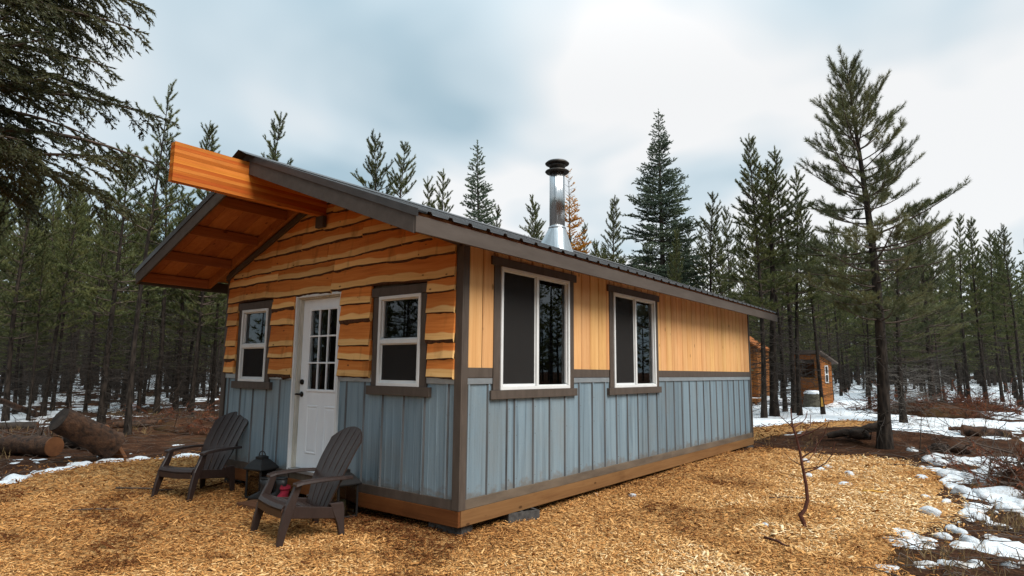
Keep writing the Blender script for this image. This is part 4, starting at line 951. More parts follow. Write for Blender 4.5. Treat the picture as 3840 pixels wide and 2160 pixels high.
def named_tree(kind, u_top, v_top, dist, label, group=None, name='pine_tree', u_base=None, v_base=None, lean=None, **kw):
    if v_base is not None: p = gp(u_base if u_base is not None else u_top, v_base)
    else: p = at_dist(u_top, 1400, dist)
    x, y = float(p[0]), float(p[1]); H = height_for(x, y, v_top); PLACED.append((x, y))
    return plant_tree(kind, x, y, H, label, group, name=name, lean=lean or (random.uniform(-.02, .02), random.uniform(-.02, .02)), **kw), (x, y, H)
# the large pine in the clearing
BIGP = make_pine(5, 9.5, 0.155, 0.29, 2.25, gap=0.27, nb=5, el0=-0.08, el1=1.0, up=0.36, dead=60, per_m=300, nl=0.10, nw=0.0075, shoot=0.28, name='big_pine', mat='big_pine_needles', dense=1.15, dead_len=1.5, bend=0.30, profile=0.62)
DEADY = make_pine(77, 9.0, 0.17, 0.33, 1.9, gap=0.40, nb=5, el0=0.0, up=0.3, dead=110, per_m=280, nl=0.085, nw=0.012, name='twiggy_pine', mat='big_pine_needles', dead_len=2.1, dead_twigs=6, profile=0.6, dead_mat='pale_twig')
big, BIGXY = named_tree(BIGP, 3235, 232, None, 'large dark pine rising from the needle mound in the snowy clearing', name='pine_tree', u_base=3315, v_base=1655, rz=2.0, lean=(0.0, -0.035))
PLACED[-1] = (BIGXY[0], BIGXY[1])
named_tree(DEADY, 3390, 900, None, 'pine with a tangle of pale dead branches behind the large clearing pine', u_base=3390, v_base=1588, rz=0.3)
named_tree(BIGP, 3490, 800, 25.5, 'broad bushy pine behind the large clearing pine, above the rust red piles', rz=4.1)
# spruces and the larch that stand above the cabin roof
SPR1 = make_spruce(3, 12.5, 0.20, 3.3, name='big_spruce', crown0=0.05, dense=1.0, gap=0.22, nb=7); SPR2 = make_spruce(9, 9.0, 0.14, 1.75, name='spruce', dense=1.0, gap=0.20, nb=7)
LARCH = make_spruce(15, 10.0, 0.12, 1.9, mat='larch_needles', name='larch', per_m=95, nl=0.065, nw=0.034, dense=1.1, skip=0.15, bare_top=0.16, gap=0.30, el_low=0.15)
D = 1.4907
named_tree(SPR1, 1682*D, 282*D, 25.0, 'broad dense blue green spruce towering above the far half of the roof', name='spruce_tree')
named_tree(SPR2, 1210*D, 362*D, 23.0, 'narrow dense spruce rising behind the roof beside the stovepipe', name='spruce_tree')
named_tree(LARCH, 1436*D, 425*D, 26.0, 'orange autumn larch showing just past the stovepipe', name='larch_tree')
rows = [(335, 232, 17.5, SPARSE, 'tall sparse pine with bare upswept limbs rising beside the ridge beam end'), (645, 292, 22, PINES[2], 'thin pine top spiking up behind the roof peak'),
        (486, 315, 24, PINES[1], 'pine top showing directly above the protruding ridge beam'), (402, 345, 23, PINES[0], 'pine standing next to the tall sparse pine by the beam end'),
        (922, 338, 20, PINES[5], 'pine with wide candelabra top above the middle of the rake trim'), (992, 360, 21, PINES[3], 'bushy pine with many upswept shoots above the lower end of the rake trim'),
        (1065, 445, 22, PINES[2], 'small bare pine top behind the roof between bushy pine and narrow spruce'), (1106, 440, 23, PINES[4], 'crooked thin pine top just before the narrow spruce'),
        (1252, 525, 24, PINES[6], 'short pine top tucked against the narrow spruce behind the roof'), (1330, 510, 25, PINES[4], 'thin pine top close to the stovepipe on its beam side'),
        (1357, 498, 23, PINES[2], 'thin pine top almost touching the stovepipe'), (1550, 500, 24, PINES[1], 'slim pine top standing alone between the larch and the broad spruce'),
        (1802, 488, 24, PINES[3], 'pine with upswept branches leaning on the edge of the broad spruce'), (1917, 345, 22, PINES[1], 'straight full pine above the far eave end'),
        (1992, 372, 24, PINES[4], 'thin dark pine between the straight full pine and the large clearing pine'), (2432, 545, 34, PINES[6], 'pine top in the far tree line beyond the snowy clearing'),
        (2476, 552, 35, PINES[1], 'pine top beside its twin in the far tree line beyond the clearing'), (2516, 585, 36, PINES[2], 'lower pine top near the end of the far tree line'), (2562, 568, 33, PINES[0], 'pine at the far edge of the clearing tree line')]
for u, v, dist, kd, lab in rows: named_tree(kd, u*D, v*D, dist, lab)
# trees by the outhouse
named_tree(PINES[5], 2905, 620, None, 'stout dark trunked pine between the cabin corner and the outhouse', u_base=2905, v_base=1562, sx=1.7)
named_tree(PINES[2], 3000, 640, None, 'thin straight pine in front of the outhouse counter', u_base=3000, v_base=1560)
named_tree(PINES[4], 2945, 700, None, 'slim pine right beside the stout pine near the outhouse', u_base=2945, v_base=1545)
yl, ylp = named_tree(PINES[0], 3030, 760, None, 'leaning pine with a yellow bark scar beside the snow capped stump', u_base=3088, v_base=1556, rz=1.1, lean=(0.0, -0.085))
named_tree(PINES[6], 3325, 950, None, 'slender pine standing just behind the large clearing pine', u_base=3262, v_base=1540)
# foreground trunks of the stand beyond the logs
for k, (u, v, vt, kd, lab, sx) in enumerate(((378, 1590, 560, PINES[5], 'stout pine trunk directly behind the leaning sawn log', 1.25), (160, 1560, 700, PINES[1], 'pine trunk behind the upper end of the leaning log', 1.1), (20, 1580, 640, PINES[3], 'pine trunk with the fallen pole leaning on it', 1.2),
        (255, 1520, 760, PINES[2], 'pine rising behind the middle of the leaning log', 1.0), (330, 1510, 800, PINES[6], 'paired pine behind the stout trunk by the logs', 1.0), (470, 1555, 720, PINES[0], 'pine in front of the stand behind the plank edging', 1.0),
        (520, 1550, 780, PINES[4], 'slim pine standing close to the plank edging', 1.0), (655, 1545, 740, PINES[1], 'dark pine trunk midway between the logs and the cabin', 1.3), (795, 1540, 800, PINES[3], 'pine trunk close beside the cabin front corner in the woods', 1.15),
        (105, 1575, 880, PINES[4], 'thin pine beside the fallen pole', 0.9))):
    named_tree(kd, u, vt, None, lab, u_base=u, v_base=v, sx=sx)
# the rest of the forest
def skyline(u):      # upper rows of the tree mass, in photograph pixels
    return float(np.interp(u, [0, 300, 600, 850, 1400, 2000, 2400, 2800, 3100, 3500, 3840], [640, 660, 700, 760, 830, 860, 860, 780, 800, 850, 880]))
def forest(u0, u1, d0, d1, dmin, n, label, group):
    got = 0
    for _ in range(n*40):
        if got >= n: break
        u = random.uniform(u0, u1); t = random.random(); dist = math.sqrt(d0*d0+(d1*d1-d0*d0)*t); p = at_dist(u, 1400, dist); x, y = float(p[0]), float(p[1])
        if (-6.5 < x < 3.0 and -3 < y < 12.0) or chip_sd(np.array([x]), np.array([y]))[0] > -1.0 or not far_enough(x, y, dmin): continue
        H = height_for(x, y, skyline(u)+random.uniform(-20, 190)); H = min(max(H, 6.0), 12.5)*random.uniform(0.9, 1.03); PLACED.append((x, y)); got += 1
        plant_tree(random.choice(PINES), x, y, H, label, group, lean=(random.uniform(-.03, .03), random.uniform(-.03, .03)), sx=random.uniform(0.68, 1.0), full=dist < 48)
forest(-150, 430, 20.5, 62, 1.35, 60, 'slender dark trunked pine in the woods behind the sawn logs', 'pines in the woods behind the sawn logs')
forest(430, 900, 20.5, 62, 1.35, 50, 'slender dark pine in the woods between the sawn logs and the cabin', 'pines in the woods between logs and cabin')
forest(900, 2100, 19.0, 40, 1.9, 22, 'pine behind the cabin whose crown shows over the near half of the roof', 'pines behind the near half of the roof')
forest(2100, 2860, 20.0, 42, 1.5, 36, 'pine behind the cabin whose crown shows over the far half of the roof', 'pines behind the far half of the roof')
forest(2800, 3260, 31, 72, 1.5, 36, 'slender pine in the woods around and behind the outhouse', 'pines behind the outhouse')
forest(3260, 4000, 31, 75, 1.5, 52, 'slender pine in the woods behind the rust red branch piles', 'pines behind the rust red branch piles')
def young(u0, u1, d0, d1, n, label, group):
    got = 0
    for _ in range(n*30):
        if got >= n: break
        u = random.uniform(u0, u1); p = at_dist(u, 1400, random.uniform(d0, d1)); x, y = float(p[0]), float(p[1])
        if (-6.5 < x < 3.0 and -3 < y < 12.0) or chip_sd(np.array([x]), np.array([y]))[0] > -2.0 or not far_enough(x, y, 0.9): continue
        PLACED.append((x, y)); got += 1
        plant_tree(random.choice([PINES[3], PINES[5], PINES[1]]), x, y, random.uniform(3.2, 5.8), label, group, name='young_pine', lean=(random.uniform(-.04, .04), random.uniform(-.04, .04)), sx=random.uniform(1.2, 1.7))
young(-100, 880, 24, 46, 34, 'low bushy young pine under the tall trunks behind the logs', 'young pines under the trunks behind the logs')
young(2860, 3120, 36, 52, 8, 'low bushy young pine in the woods behind the outhouse', 'young pines behind the outhouse')
young(3150, 3900, 33, 52, 26, 'low bushy young pine under the trunks behind the rust red piles', 'young pines behind the rust red piles')
# pines on the far side of the yard: they show as reflections in the cabin windows
for k in range(20):
    x = random.uniform(10.5, 22); y = random.uniform(2, 30)
    plant_tree(random.choice(PINES), x, y, random.uniform(7, 9.5), 'pine across the yard, seen mirrored in the long side windows', 'pines mirrored in the windows', full=True)
for k in range(24):
    x = random.uniform(-28, -11); y = random.uniform(-28, -12)
    plant_tree(random.choice(PINES), x, y, random.uniform(8, 11), 'pine facing the door from across the front yard', 'pines facing the cabin front', full=True)
# the woods that go on beyond: one mass
def far_woods():
    r = np.random.default_rng(2); tr = Tri(); sh = []; k = 0
    for i_ in range(1750):
        a = r.uniform(YAW-0.85, YAW+0.85) if i_ < 1250 else r.uniform(YAW+0.85, YAW-0.85+2*math.pi); dist = math.sqrt(r.uniform(60**2, 115**2)) if i_ < 1250 else math.sqrt(r.uniform(34**2, 70**2)); x = CAM[0]-dist*math.sin(a); y = CAM[1]+dist*math.cos(a); z = float(zg(x, y)); H = r.uniform(8, 12)
        tr.tube([(x, y, z-0.1), (x+r.normal(0, 0.1), y, z+H*0.5), (x+r.normal(0, 0.15), y, z+H)], [0.12, 0.08, 0.01], 4)
        for q in range(34):
            f = r.random()**0.8; zz = z+H*(1-0.90*f); az = r.uniform(0, 6.28); l = (0.35+1.2*f)*r.uniform(0.5, 1.0); p = np.array([x, y, zz]); d = np.array([math.cos(az), math.sin(az), 0.35])
            sh.append((p+d*l*0.15, p+d*l, r.random()))
    me = tr.mesh('far_trunks', M['pine_bark']); o = link('far_woods', me, None); tag(o, 'distant mass of pine woods behind the nearer trees', 'woods', kind='stuff')
    me2 = blades(sh, 9, 0.42, 0.20, 0.8, 5, name='far_foliage', mat=M['pine_needles']); f = link('foliage', me2, o); f['kind'] = 'stuff'
far_woods()
# the fir whose boughs hang into the yard
def make_fir(seed, H, rad):
    r = np.random.default_rng(seed); tr = Tri(); tw = Tri(); sh = []
    tp = trunk_path(H, r, 0.1); tr.tube(tp, rad*((1-tp[:, 2]/H)*0.95+0.03)+rad*0.4*np.exp(-tp[:, 2]/0.3), 12)
    z = 4.1
    while z < H-0.3:
        f = (H-z)/(H-2.8); lb = 2.75*f**0.6; n = 9
        for i in range(n):
            az = r.uniform(0, 6.28); lbi = lb*r.uniform(0.7, 1.18); bp = branch_path(np.array([0, 0, z+r.normal(0, 0.12)]), az, 0.10+0.35*(1-f)+r.normal(0, 0.10), lbi, -0.34+0.22*r.random(), r, 9, 0.03)
            tw.tube(bp, np.linspace(0.012+0.012*lbi, 0.005, 9), 4); s = 0.15; sg = 1; tb = r.uniform(0.1, 0.9)
            sh.append((interp(bp, 0.9)[0], bp[-1], tb))
            while s < 0.98:
                q, dv = interp(bp, s); l2 = min((0.20+0.42*lbi*(1-s)**0.8)*r.uniform(0.6, 1.1), 1.3); d2 = rot_about(dv, np.array([0, 0, 1.0]), sg*r.uniform(0.55, 0.95)); d2[2] -= r.uniform(0.0, 0.25)
                pts = [q+d2*l2*t+np.array([0, 0, -0.22*l2*t*t]) for t in (0, 0.35, 0.7, 1.0)]; tw.tube(pts, [0.006, 0.005, 0.004, 0.002], 3)
                for a_, b_ in zip(pts[:-1], pts[1:]): sh.append((a_, b_, tb+r.normal(0, 0.15)))
                for k2 in range(int(l2/0.060)):
                    t = r.uniform(0.1, 1.0); j = min(int(t*3), 2); q2 = pts[j]+(pts[j+1]-pts[j])*(t*3-j) if t < 1 else pts[3]
                    d3 = rot_about(d2, np.array([0, 0, 1.0]), r.choice([-1, 1])*r.uniform(0.4, 1.0)); d3[2] -= r.uniform(0.15, 0.75); d3 /= np.linalg.norm(d3)
                    sh.append((q2, q2+d3*r.uniform(0.09, 0.24)*(1.15-t*0.5), tb+r.normal(0, 0.18)))
                sg = -sg; s += 0.125/lbi*r.uniform(0.7, 1.3)
        z += 0.42*r.uniform(0.8, 1.2)
    crown = blades(sh, 100, 0.054, 0.0185, 0.75, seed, name='fir_crown', mat=M['fir_needles'])
    return dict(trunk=tr.mesh('fir_trunk', M['fir_bark']), limbs=tw.mesh('fir_limbs', M['twig']), crown=crown, dead=None, H=H)
FIR = make_fir(12, 12.0, 0.22)
_p = at_dist(-400, 1400, 9.4)
plant_tree(FIR, float(_p[0]), float(_p[1]), 12.0, 'large dark fir whose drooping boughs hang over the yard opposite the ridge beam', None, name='fir_tree', rz=1.7)
# ------------------------------------------------------------------ things in the yard
def on_ground(x, y): return top_z(x, y)
# resin armchairs with slatted fan backs
def make_chair():
    o = empty('garden_chair'); m = M['chair_resin']
    for s in (-1, 1):
        def rect(cx, cy, z, wx, wy): return [(cx-wx/2, cy-wy/2, z), (cx+wx/2, cy-wy/2, z), (cx+wx/2, cy+wy/2, z), (cx-wx/2, cy+wy/2, z)]
        MB().loft([rect(s*0.315, -0.47, -0.03, 0.036, 0.060), rect(s*0.310, -0.425, 0.16, 0.042, 0.085), rect(s*0.303, -0.365, 0.34, 0.046, 0.110), rect(s*0.298, -0.300, 0.48, 0.046, 0.080), rect(s*0.298, -0.275, 0.545, 0.050, 0.075)]).build('front_leg', m, o, 0.006)
        MB().loft([rect(s*0.285, 0.27, -0.03, 0.036, 0.055), rect(s*0.268, 0.25, 0.14, 0.040, 0.085), rect(s*0.255, 0.22, 0.27, 0.042, 0.15), rect(s*0.252, 0.20, 0.33, 0.042, 0.16)]).build('rear_leg', m, o, 0.006)
        MB().hexa([(s*0.262-0.018, -0.39, 0.255), (s*0.262+0.018, -0.39, 0.255), (s*0.255+0.018, 0.22, 0.185), (s*0.255-0.018, 0.22, 0.185), (s*0.262-0.018, -0.39, 0.365), (s*0.262+0.018, -0.39, 0.365), (s*0.255+0.018, 0.24, 0.285), (s*0.255-0.018, 0.24, 0.285)]).build('side_rail', m, o, 0.005)
        pts = [(-0.325, 0.548, 0.098, 0.315), (-0.25, 0.564, 0.102, 0.318), (-0.08, 0.572, 0.092, 0.325), (0.10, 0.572, 0.078, 0.325), (0.26, 0.566, 0.066, 0.312), (0.37, 0.558, 0.058, 0.275)]
        MB().loft([[(s*xc-w/2, y, z-0.016), (s*xc+w/2, y, z-0.016), (s*xc+w/2*0.85, y, z+0.014), (s*xc-w/2*0.85, y, z+0.014)] for y, z, w, xc in pts], smooth=False).build('armrest', m, o, 0.006)
    # seat: five curved slats over a waterfall front
    prof = [(-0.435, 0.285), (-0.438, 0.345), (-0.415, 0.378), (-0.36, 0.388), (-0.335, 0.384), (-0.235, 0.352), (-0.14, 0.322), (-0.045, 0.296), (0.05, 0.274), (0.14, 0.258)]
    segs = [prof[0:2], prof[1:5]]+[[prof[i], prof[i+1]] for i in range(4, 9)]
    for i, sg in enumerate(segs):
        r0 = []; hw = 0.285 if i < 2 else 0.246; g_ = 0.004
        a = np.array(sg, float)
        if i >= 2: d = (a[1]-a[0]); a = np.array([a[0]+d*0.05, a[0]+d*0.93])
        rings = []
        for (y, z) in a:
            dz = 0.0
            rings.append([(-hw, y, z-0.02), (-hw, y, z), (-hw*0.5, y, z-0.008), (0, y, z-0.011), (hw*0.5, y, z-0.008), (hw, y, z), (hw, y, z-0.02), (0, y, z-0.034)])
        MB().loft(rings).build('front_apron' if i == 0 else 'seat_slat', m, o, 0.0025)
    # back: five slats between fan shaped edges, arched top, with a cross band
    def bpt(x, h):   # h along the back 0..1
        y = 0.10+0.36*h+0.09*h*h-0.02*math.sin(h*math.pi); z = 0.225+0.785*h; return (x, y+0.05*(x/0.3)**2*-0.5, z)
    def halfw(h): return 0.205+0.105*math.sin(min(1, h/0.78)*math.pi/2) if h < 0.78 else 0.31
    def toph(x): return 1.0-0.155*(abs(x)/0.31)**2.3
    for i in range(5):
        rings = []; xa0, xb0 = -1+0.4*i, -1+0.4*(i+1)
        hs = np.linspace(0, 1, 15)
        for h in hs:
            row = []
            for q in (xa0, (xa0+xb0)/2, xb0):
                hw = halfw(h); x = q*hw; hh = h*toph(q*0.31); row.append(bpt(x, hh))
            gapw = 0.0085 if not (0.34 < h < 0.47 or h < 0.06 or h > 0.93) else 0.0003
            l, c_, r_ = [list(t) for t in row]; l[0] += gapw; r_[0] -= gapw; c_[1] += 0.002
            rings.append([tuple(l), tuple(c_), tuple(r_), (r_[0], r_[1]+0.018, r_[2]-0.006), (c_[0], c_[1]+0.018, c_[2]-0.006), (l[0], l[1]+0.018, l[2]-0.006)])
        MB().loft(rings).build('back_slat', m, o, 0.002)
    for h, t in ((0.02, 0.05), (0.405, 0.07)):
        hw = halfw(h)-0.004; rings = []
        for x in np.linspace(-hw, hw, 7):
            a = bpt(x, h-t/2); b = bpt(x, h+t/2); rings.append([(x, a[1]+0.012, a[2]), (x, b[1]+0.012, b[2]), (x, b[1]+0.034, b[2]), (x, a[1]+0.034, a[2])])
        MB().loft(rings).build('back_rail', m, o, 0.002)
    return o
CH1, CH2 = (-3.96, -0.48, R(18)), (-1.23, -0.80, R(-11))
c1 = make_chair(); c1.location = (CH1[0], CH1[1], 0.012); c1.rotation_euler.z = CH1[2]; tag(c1, 'dark brown slatted garden armchair standing by the front corner of the cabin', 'chair', 'garden armchairs at the door')
c1.scale = (0.90, 0.97, 0.98)
c2 = copy_tree(c1); c2.scale = (1.03, 0.84, 0.99); c2.location = (CH2[0], CH2[1], 0.006); c2.rotation_euler.z = CH2[2]; c2['label'] = 'dark brown slatted garden armchair standing partly in front of the white door'
# lanterns
def make_lantern(x, y, rz, label, s=1.0):
    o = empty('lantern', (x, y, on_ground(x, y)-0.005), rz, label, 'lantern', 'black lanterns by the door'); o.scale = (s, s, s); k = M['black_metal']; w = 0.105
    MB().box(-w-0.012, w+0.012, -w-0.012, w+0.012, 0.0, 0.035).build('base', k, o, 0.004)
    for a in (-1, 1):
        for b in (-1, 1): MB().box(a*w-0.011, a*w+0.011, b*w-0.011, b*w+0.011, 0.035, 0.33).build('post', k, o, 0.002)
    for i in range(4):
        p = MB().box(-w+0.012, w-0.012, -0.0015, 0.0015, 0.036, 0.329).build('glass_pane', M['lantern_glass'], o); p.rotation_euler.z = i*math.pi/2; p.location = (w*math.sin(i*math.pi/2), -w*math.cos(i*math.pi/2), 0)
    MB().loft([[(-q, -q, z), (q, -q, z), (q, q, z), (-q, q, z)] for q, z in ((0.125, 0.33), (0.138, 0.335), (0.138, 0.35), (0.10, 0.40), (0.065, 0.44), (0.052, 0.445), (0.052, 0.475), (0.02, 0.49))]).build('roof', k, o, 0.003)
    MB().tube([(0.05*math.cos(t), 0, 0.485+0.05*math.sin(t)) for t in np.linspace(0, math.pi, 9)], 0.006, 6).build('ring_handle', k, o)
    MB().lathe([(0.0, 0.036), (0.04, 0.036), (0.04, 0.17), (0.033, 0.175), (0.0, 0.168)], 16).build('candle', M['candle'], o)
    return o
make_lantern(-3.08, -0.20, R(12), 'black lantern with glass sides standing beside the door below the small window', 1.05)
make_lantern(-1.50, -0.19, R(-8), 'black lantern with glass sides standing behind the armchair right of the door', 1.05)
# boots by the step
def boot(x, y, rz, mat, label, fall=0.0, hgt=0.27):
    o = empty('boot', (x, y, on_ground(x, y)+0.004), rz, label, 'boot', 'boots left by the door step')
    def ring(cy, z, a, b, n=14): return [(a*math.cos(t), cy+b*math.sin(t), z) for t in [2*math.pi*j/n for j in range(n)]]
    MB().loft([ring(-0.055, 0.0, 0.046, 0.145), ring(-0.055, 0.022, 0.049, 0.148)], smooth=False).build('sole', M['boot_rubber'], o)
    MB().loft([ring(-0.055, 0.0225, 0.047, 0.144), ring(-0.05, 0.06, 0.046, 0.135), ring(-0.015, 0.095, 0.045, 0.095), ring(0.03, 0.13, 0.046, 0.062), ring(0.035, 0.20, 0.051, 0.064), ring(0.03, hgt, 0.056, 0.070)], smooth=True).build('upper', mat, o)
    MB().loft([ring(0.03, hgt+0.001, 0.058, 0.072), ring(0.03, hgt+0.018, 0.057, 0.071), ring(0.03, hgt+0.012, 0.046, 0.058)], smooth=True).build('cuff', M['boot_lining'] if 'red' in label else M['boot_rubber'], o)
    return o
boot(-2.80, -0.33, R(-65), M['boot_rubber'], 'black rubber boot leaning toward the lantern beside the door step')
boot(-2.66, -0.22, R(-50), M['boot_rubber'], 'black rubber boot standing close to the skirt board next to the step')
boot(-2.52, -0.24, R(25), M['boot_lining'], 'low dark red snow boot on the ground before the door', hgt=0.16)
st = empty('door_step', (-2.36, -0.36, on_ground(-2.36, -0.36)-0.02), R(4), 'low brown weathered plank step below the white door', 'step')
for i in range(3): MB().box(-0.50, 0.50, -0.23+i*0.155, -0.23+i*0.155+0.148, 0.03, 0.075).build('step_plank', M['step_wood'], st, 0.004)
for xx in (-0.42, 0.36): MB().box(xx, xx+0.06, -0.22, 0.22, 0.0, 0.03).build('step_bearer', M['step_wood'], st, 0.003)
# bare sapling
def sapling():
    p = gp(3013, 1985); d = 7.0; o = empty('sapling', (p[0], p[1], top_z(p[0], p[1])-0.03), 0, 'bare reddish sapling with a bent foot growing out of the wood chips', 'sapling')
    k = float(np.linalg.norm(np.array([p[0], p[1], 0.2])-CAM))/FPX     # metres per photo pixel there
    rt = _rt0; to = lambda du, dv, dep=0.0: np.array([rt[0]*du*k, rt[1]*du*k, dv*k])+np.array([-_fw[0], -_fw[1], 0])*dep
    stem = [to(0, -12), to(2, 20), to(-8, 45), to(8, 62), to(18, 92), to(16, 140), to(8, 190), to(2, 240), to(-8, 290), to(-18, 322), to(-20, 345), to(-22, 383)]
    t = Tri(); t.tube(np.array(stem), np.array([7, 7.5, 7.5, 6.2, 5.8, 5.2, 4.7, 4.2, 3.7, 3.2, 2.4, 1.6])*k, 8); me = t.mesh('sapling_stem', M['sapling_bark']); link('stem', me, o)
    br = [((-18, 322), [(-45, 340), (-75, 363)], 1.6, .1), ((-15, 322), [(20, 335), (42, 350), (55, 372)], 1.7, -.15), ((-8, 288), [(30, 310), (62, 340)], 1.8, .2), ((-8, 286), [(20, 300), (50, 325), (58, 360)], 1.7, -.1),
          ((2, 222), [(38, 250), (66, 300), (78, 345)], 1.8, .15), ((4, 212), [(40, 215), (72, 240), (90, 280)], 1.7, -.2), ((10, 175), [(45, 190), (75, 210), (95, 240), (102, 280)], 1.8, .1), ((8, 188), [(28, 200), (32, 250)], 1.2, .3), ((-20, 345), [(-5, 358), (-3, 400-20)], 1.1, .1), ((42, 195), [(60, 200), (78, 190)], .9, .1), ((60, 225), [(70, 255), (68, 280)], .9, .1), ((6, 200), [(-20, 215), (-38, 240)], 1.1, -.1)]
    for a, pts, w, dep in br:
        t = Tri(); q = [to(*a)]+[to(x, y, dep*(i+1)/len(pts)) for i, (x, y) in enumerate(pts)]; t.tube(np.array(q), np.linspace(w*1.5, w*0.6, len(q))*k, 4); link('twig', t.mesh('sapling_twig', M['sapling_bark']), o)
sapling()
# sawn logs at the wood's edge
def log(name, a, b, r0, r1, label, n=18, mat='log_bark', cut='cut_wood', group=None, bumps=0.05, seed=0, cat='log', bendz=0.0):
    a = np.array(a, float); b = np.array(b, float); o = empty(name, tuple(a), 0, label, cat, group); k = 12; r = np.random.default_rng(seed)
    pts = [(b-a)*t+np.array([0, 0, bendz*math.sin(math.pi*t)]) for t in np.linspace(0, 1, k)]; mb = MB(); mb.tube(pts, [(r0+(r1-r0)*t)*(1+bumps*r.normal()) for t in np.linspace(0, 1, k)], n, cap=False, wob=0.16, seed=seed)
    mb.build('bark', M[mat], o); d = (b-a)/np.linalg.norm(b-a)
    for p, rr, s in ((np.zeros(3), r0, -1), (b-a, r1, 1)):
        c = MB(); c.tube([p-d*s*0.02, p+d*s*0.008], [rr*0.97, rr*0.96], n); c.build('sawn_end', M[cut], o)
    return o
pa = gp(418, 1722); 
def up3(p, dx, dy, z): return (p[0]+dx, p[1]+dy, p[2]+z)
_l = at_dist(222, 1572, 12.7)
log('sawn_log', (pa[0]-0.05, pa[1]+0.02, pa[2]+0.22), (float(_l[0]), float(_l[1]), float(_l[2])), 0.245, 0.205, 'thick sawn log propped up at a slant on another log', seed=3, bumps=0.02, cut='dark_bark')
ps = gp(437, 1690)
_s0 = at_dist(440, 1672, 13.35); _s1 = at_dist(378, 1594, 13.35); slab = empty('split_slab', (0, 0, 0), 0, 'pale split wood slab leaning behind the propped log', 'slab')
_sr = np.array([_rt0[0], _rt0[1], 0])*0.16; _sf = np.array([_fw[0], _fw[1], 0])*0.10
_s0[2] = float(zg(_s0[0], _s0[1]))-0.03
MB().hexa([tuple(q) for q in (_s0-_sr, _s0+_sr, _s0+_sr+_sf, _s0-_sr+_sf, _s1-_sr*0.8, _s1+_sr*0.5, _s1+_sr*0.5+_sf, _s1-_sr*0.8+_sf)]).build('slab_body', M['cut_wood'], slab, 0.01)
pb = gp(200, 1712); _e = at_dist(20, 1670, 14.9)
log('sawn_log', (pb[0], pb[1], pb[2]+0.17), (float(_e[0]), float(_e[1]), float(zg(_e[0], _e[1]))+0.15), 0.18, 0.16, 'short log with its round sawn face turned to the yard', seed=5, bumps=0.05)
pc = gp(300, 1690); log('sawn_log', (pc[0]+0.15, pc[1]+0.35, pc[2]+0.17), (pc[0]-0.75, pc[1]+0.15, pc[2]+0.20), 0.24, 0.25, 'dark log lying in the shade under the propped log', mat='dark_bark', cut='dark_bark', seed=6)
pd = gp(-40, 1612); pe = gp(140, 1608); log('fallen_log', (pd[0], pd[1], pd[2]+0.08), (pe[0], pe[1], pe[2]+0.08), 0.12, 0.10, 'grey fallen log lying behind the sawn logs', mat='grey_twig', seed=8)
pf = gp(140, 1562); ph_ = at_dist(-30, 1490, 21.0); log('fallen_pole', (pf[0], pf[1], pf[2]+0.05), (float(ph_[0]), float(ph_[1]), float(ph_[2])), 0.09, 0.07, 'fallen brown pole leaning against a pine', mat='log_bark', seed=9)
pi_ = gp(430, 1605); pj = gp(600, 1597); log('edging_log', (pi_[0], pi_[1], pi_[2]+0.07), (pj[0], pj[1], pj[2]+0.07), 0.10, 0.09, 'thin grey log edging the woods beside the propped log', mat='log_bark', seed=10)
pk = gp(610, 1602); pl = gp(830, 1585); log('edging_log', (pk[0], pk[1], pk[2]+0.07), (pl[0], pl[1], pl[2]+0.07), 0.09, 0.09, 'thin dark log edging the woods near the cabin', mat='dark_bark', seed=11)
# mound: root burl, fallen limb and low log in the snow
pm = gp(3190, 1648); pn = gp(3105, 1652)
log('fallen_limb', (pn[0], pn[1], pn[2]+0.10), (pm[0]+0.5, pm[1]+0.2, pm[2]+0.30), 0.055, 0.085, 'dark forked limb lying against the foot of the large pine', mat='dark_bark', cut='dark_bark', seed=12, bumps=0.16)
def burl(u, v, s, label, seed, mat='dark_bark', cat='root', name='root_burl', flat=0.6, dz=0.0):
    p = gp(u, v); r = np.random.default_rng(seed); o = empty(name, (p[0], p[1], p[2]+dz), 0, label, cat)
    mb = MB(); n, k = 14, 8; rings = []
    for i in range(k+1):
        t = i/k*math.pi*0.95+0.05; rings.append([(s*math.sin(t)*(1+0.35*(r.random()-0.5))*math.cos(2*math.pi*j/n), s*math.sin(t)*(1+0.35*(r.random()-0.5))*math.sin(2*math.pi*j/n), -s*flat*math.cos(t)+s*flat*0.6) for j in range(n)])
    mb.loft(rings, smooth=True).build('burl', M[mat], o)
    for q in range(6):
        a = r.uniform(0, 6.28); d = np.array([math.cos(a), math.sin(a), r.uniform(-0.1, 0.6)]); t = Tri(); t.tube(np.array([d*s*0.5, d*s*1.1+r.normal(0, 0.03, 3), d*s*1.6+r.normal(0, 0.08, 3)]), [s*0.16, s*0.10, s*0.03], 5); link('root', t.mesh('root', M[mat]), o)
    return o
burl(3222, 1628, 0.20, 'knotted dark root burl beside the large pine', 3, dz=0.12)
burl(3525, 1690, 0.15, 'small dark upturned root in the snow beside the mound', 5)
burl(3605, 1697, 0.16, 'brown clod showing through the snow near the brush pile', 6, mat='log_bark', cat='clod', name='soil_clod')
pq = gp(3610, 1630); pr = gp(3790, 1640); log('fallen_log', (pq[0], pq[1], pq[2]+0.10), (pr[0], pr[1], pr[2]+0.06), 0.13, 0.09, 'short brown log lying in the snow of the clearing', seed=14)
pq = gp(3560, 1622); pr = gp(3700, 1627); log('fallen_log', (pq[0], pq[1], pq[2]+0.09), (pr[0], pr[1], pr[2]+0.12), 0.045, 0.05, 'thin pole resting on stubs in the snow', seed=15)
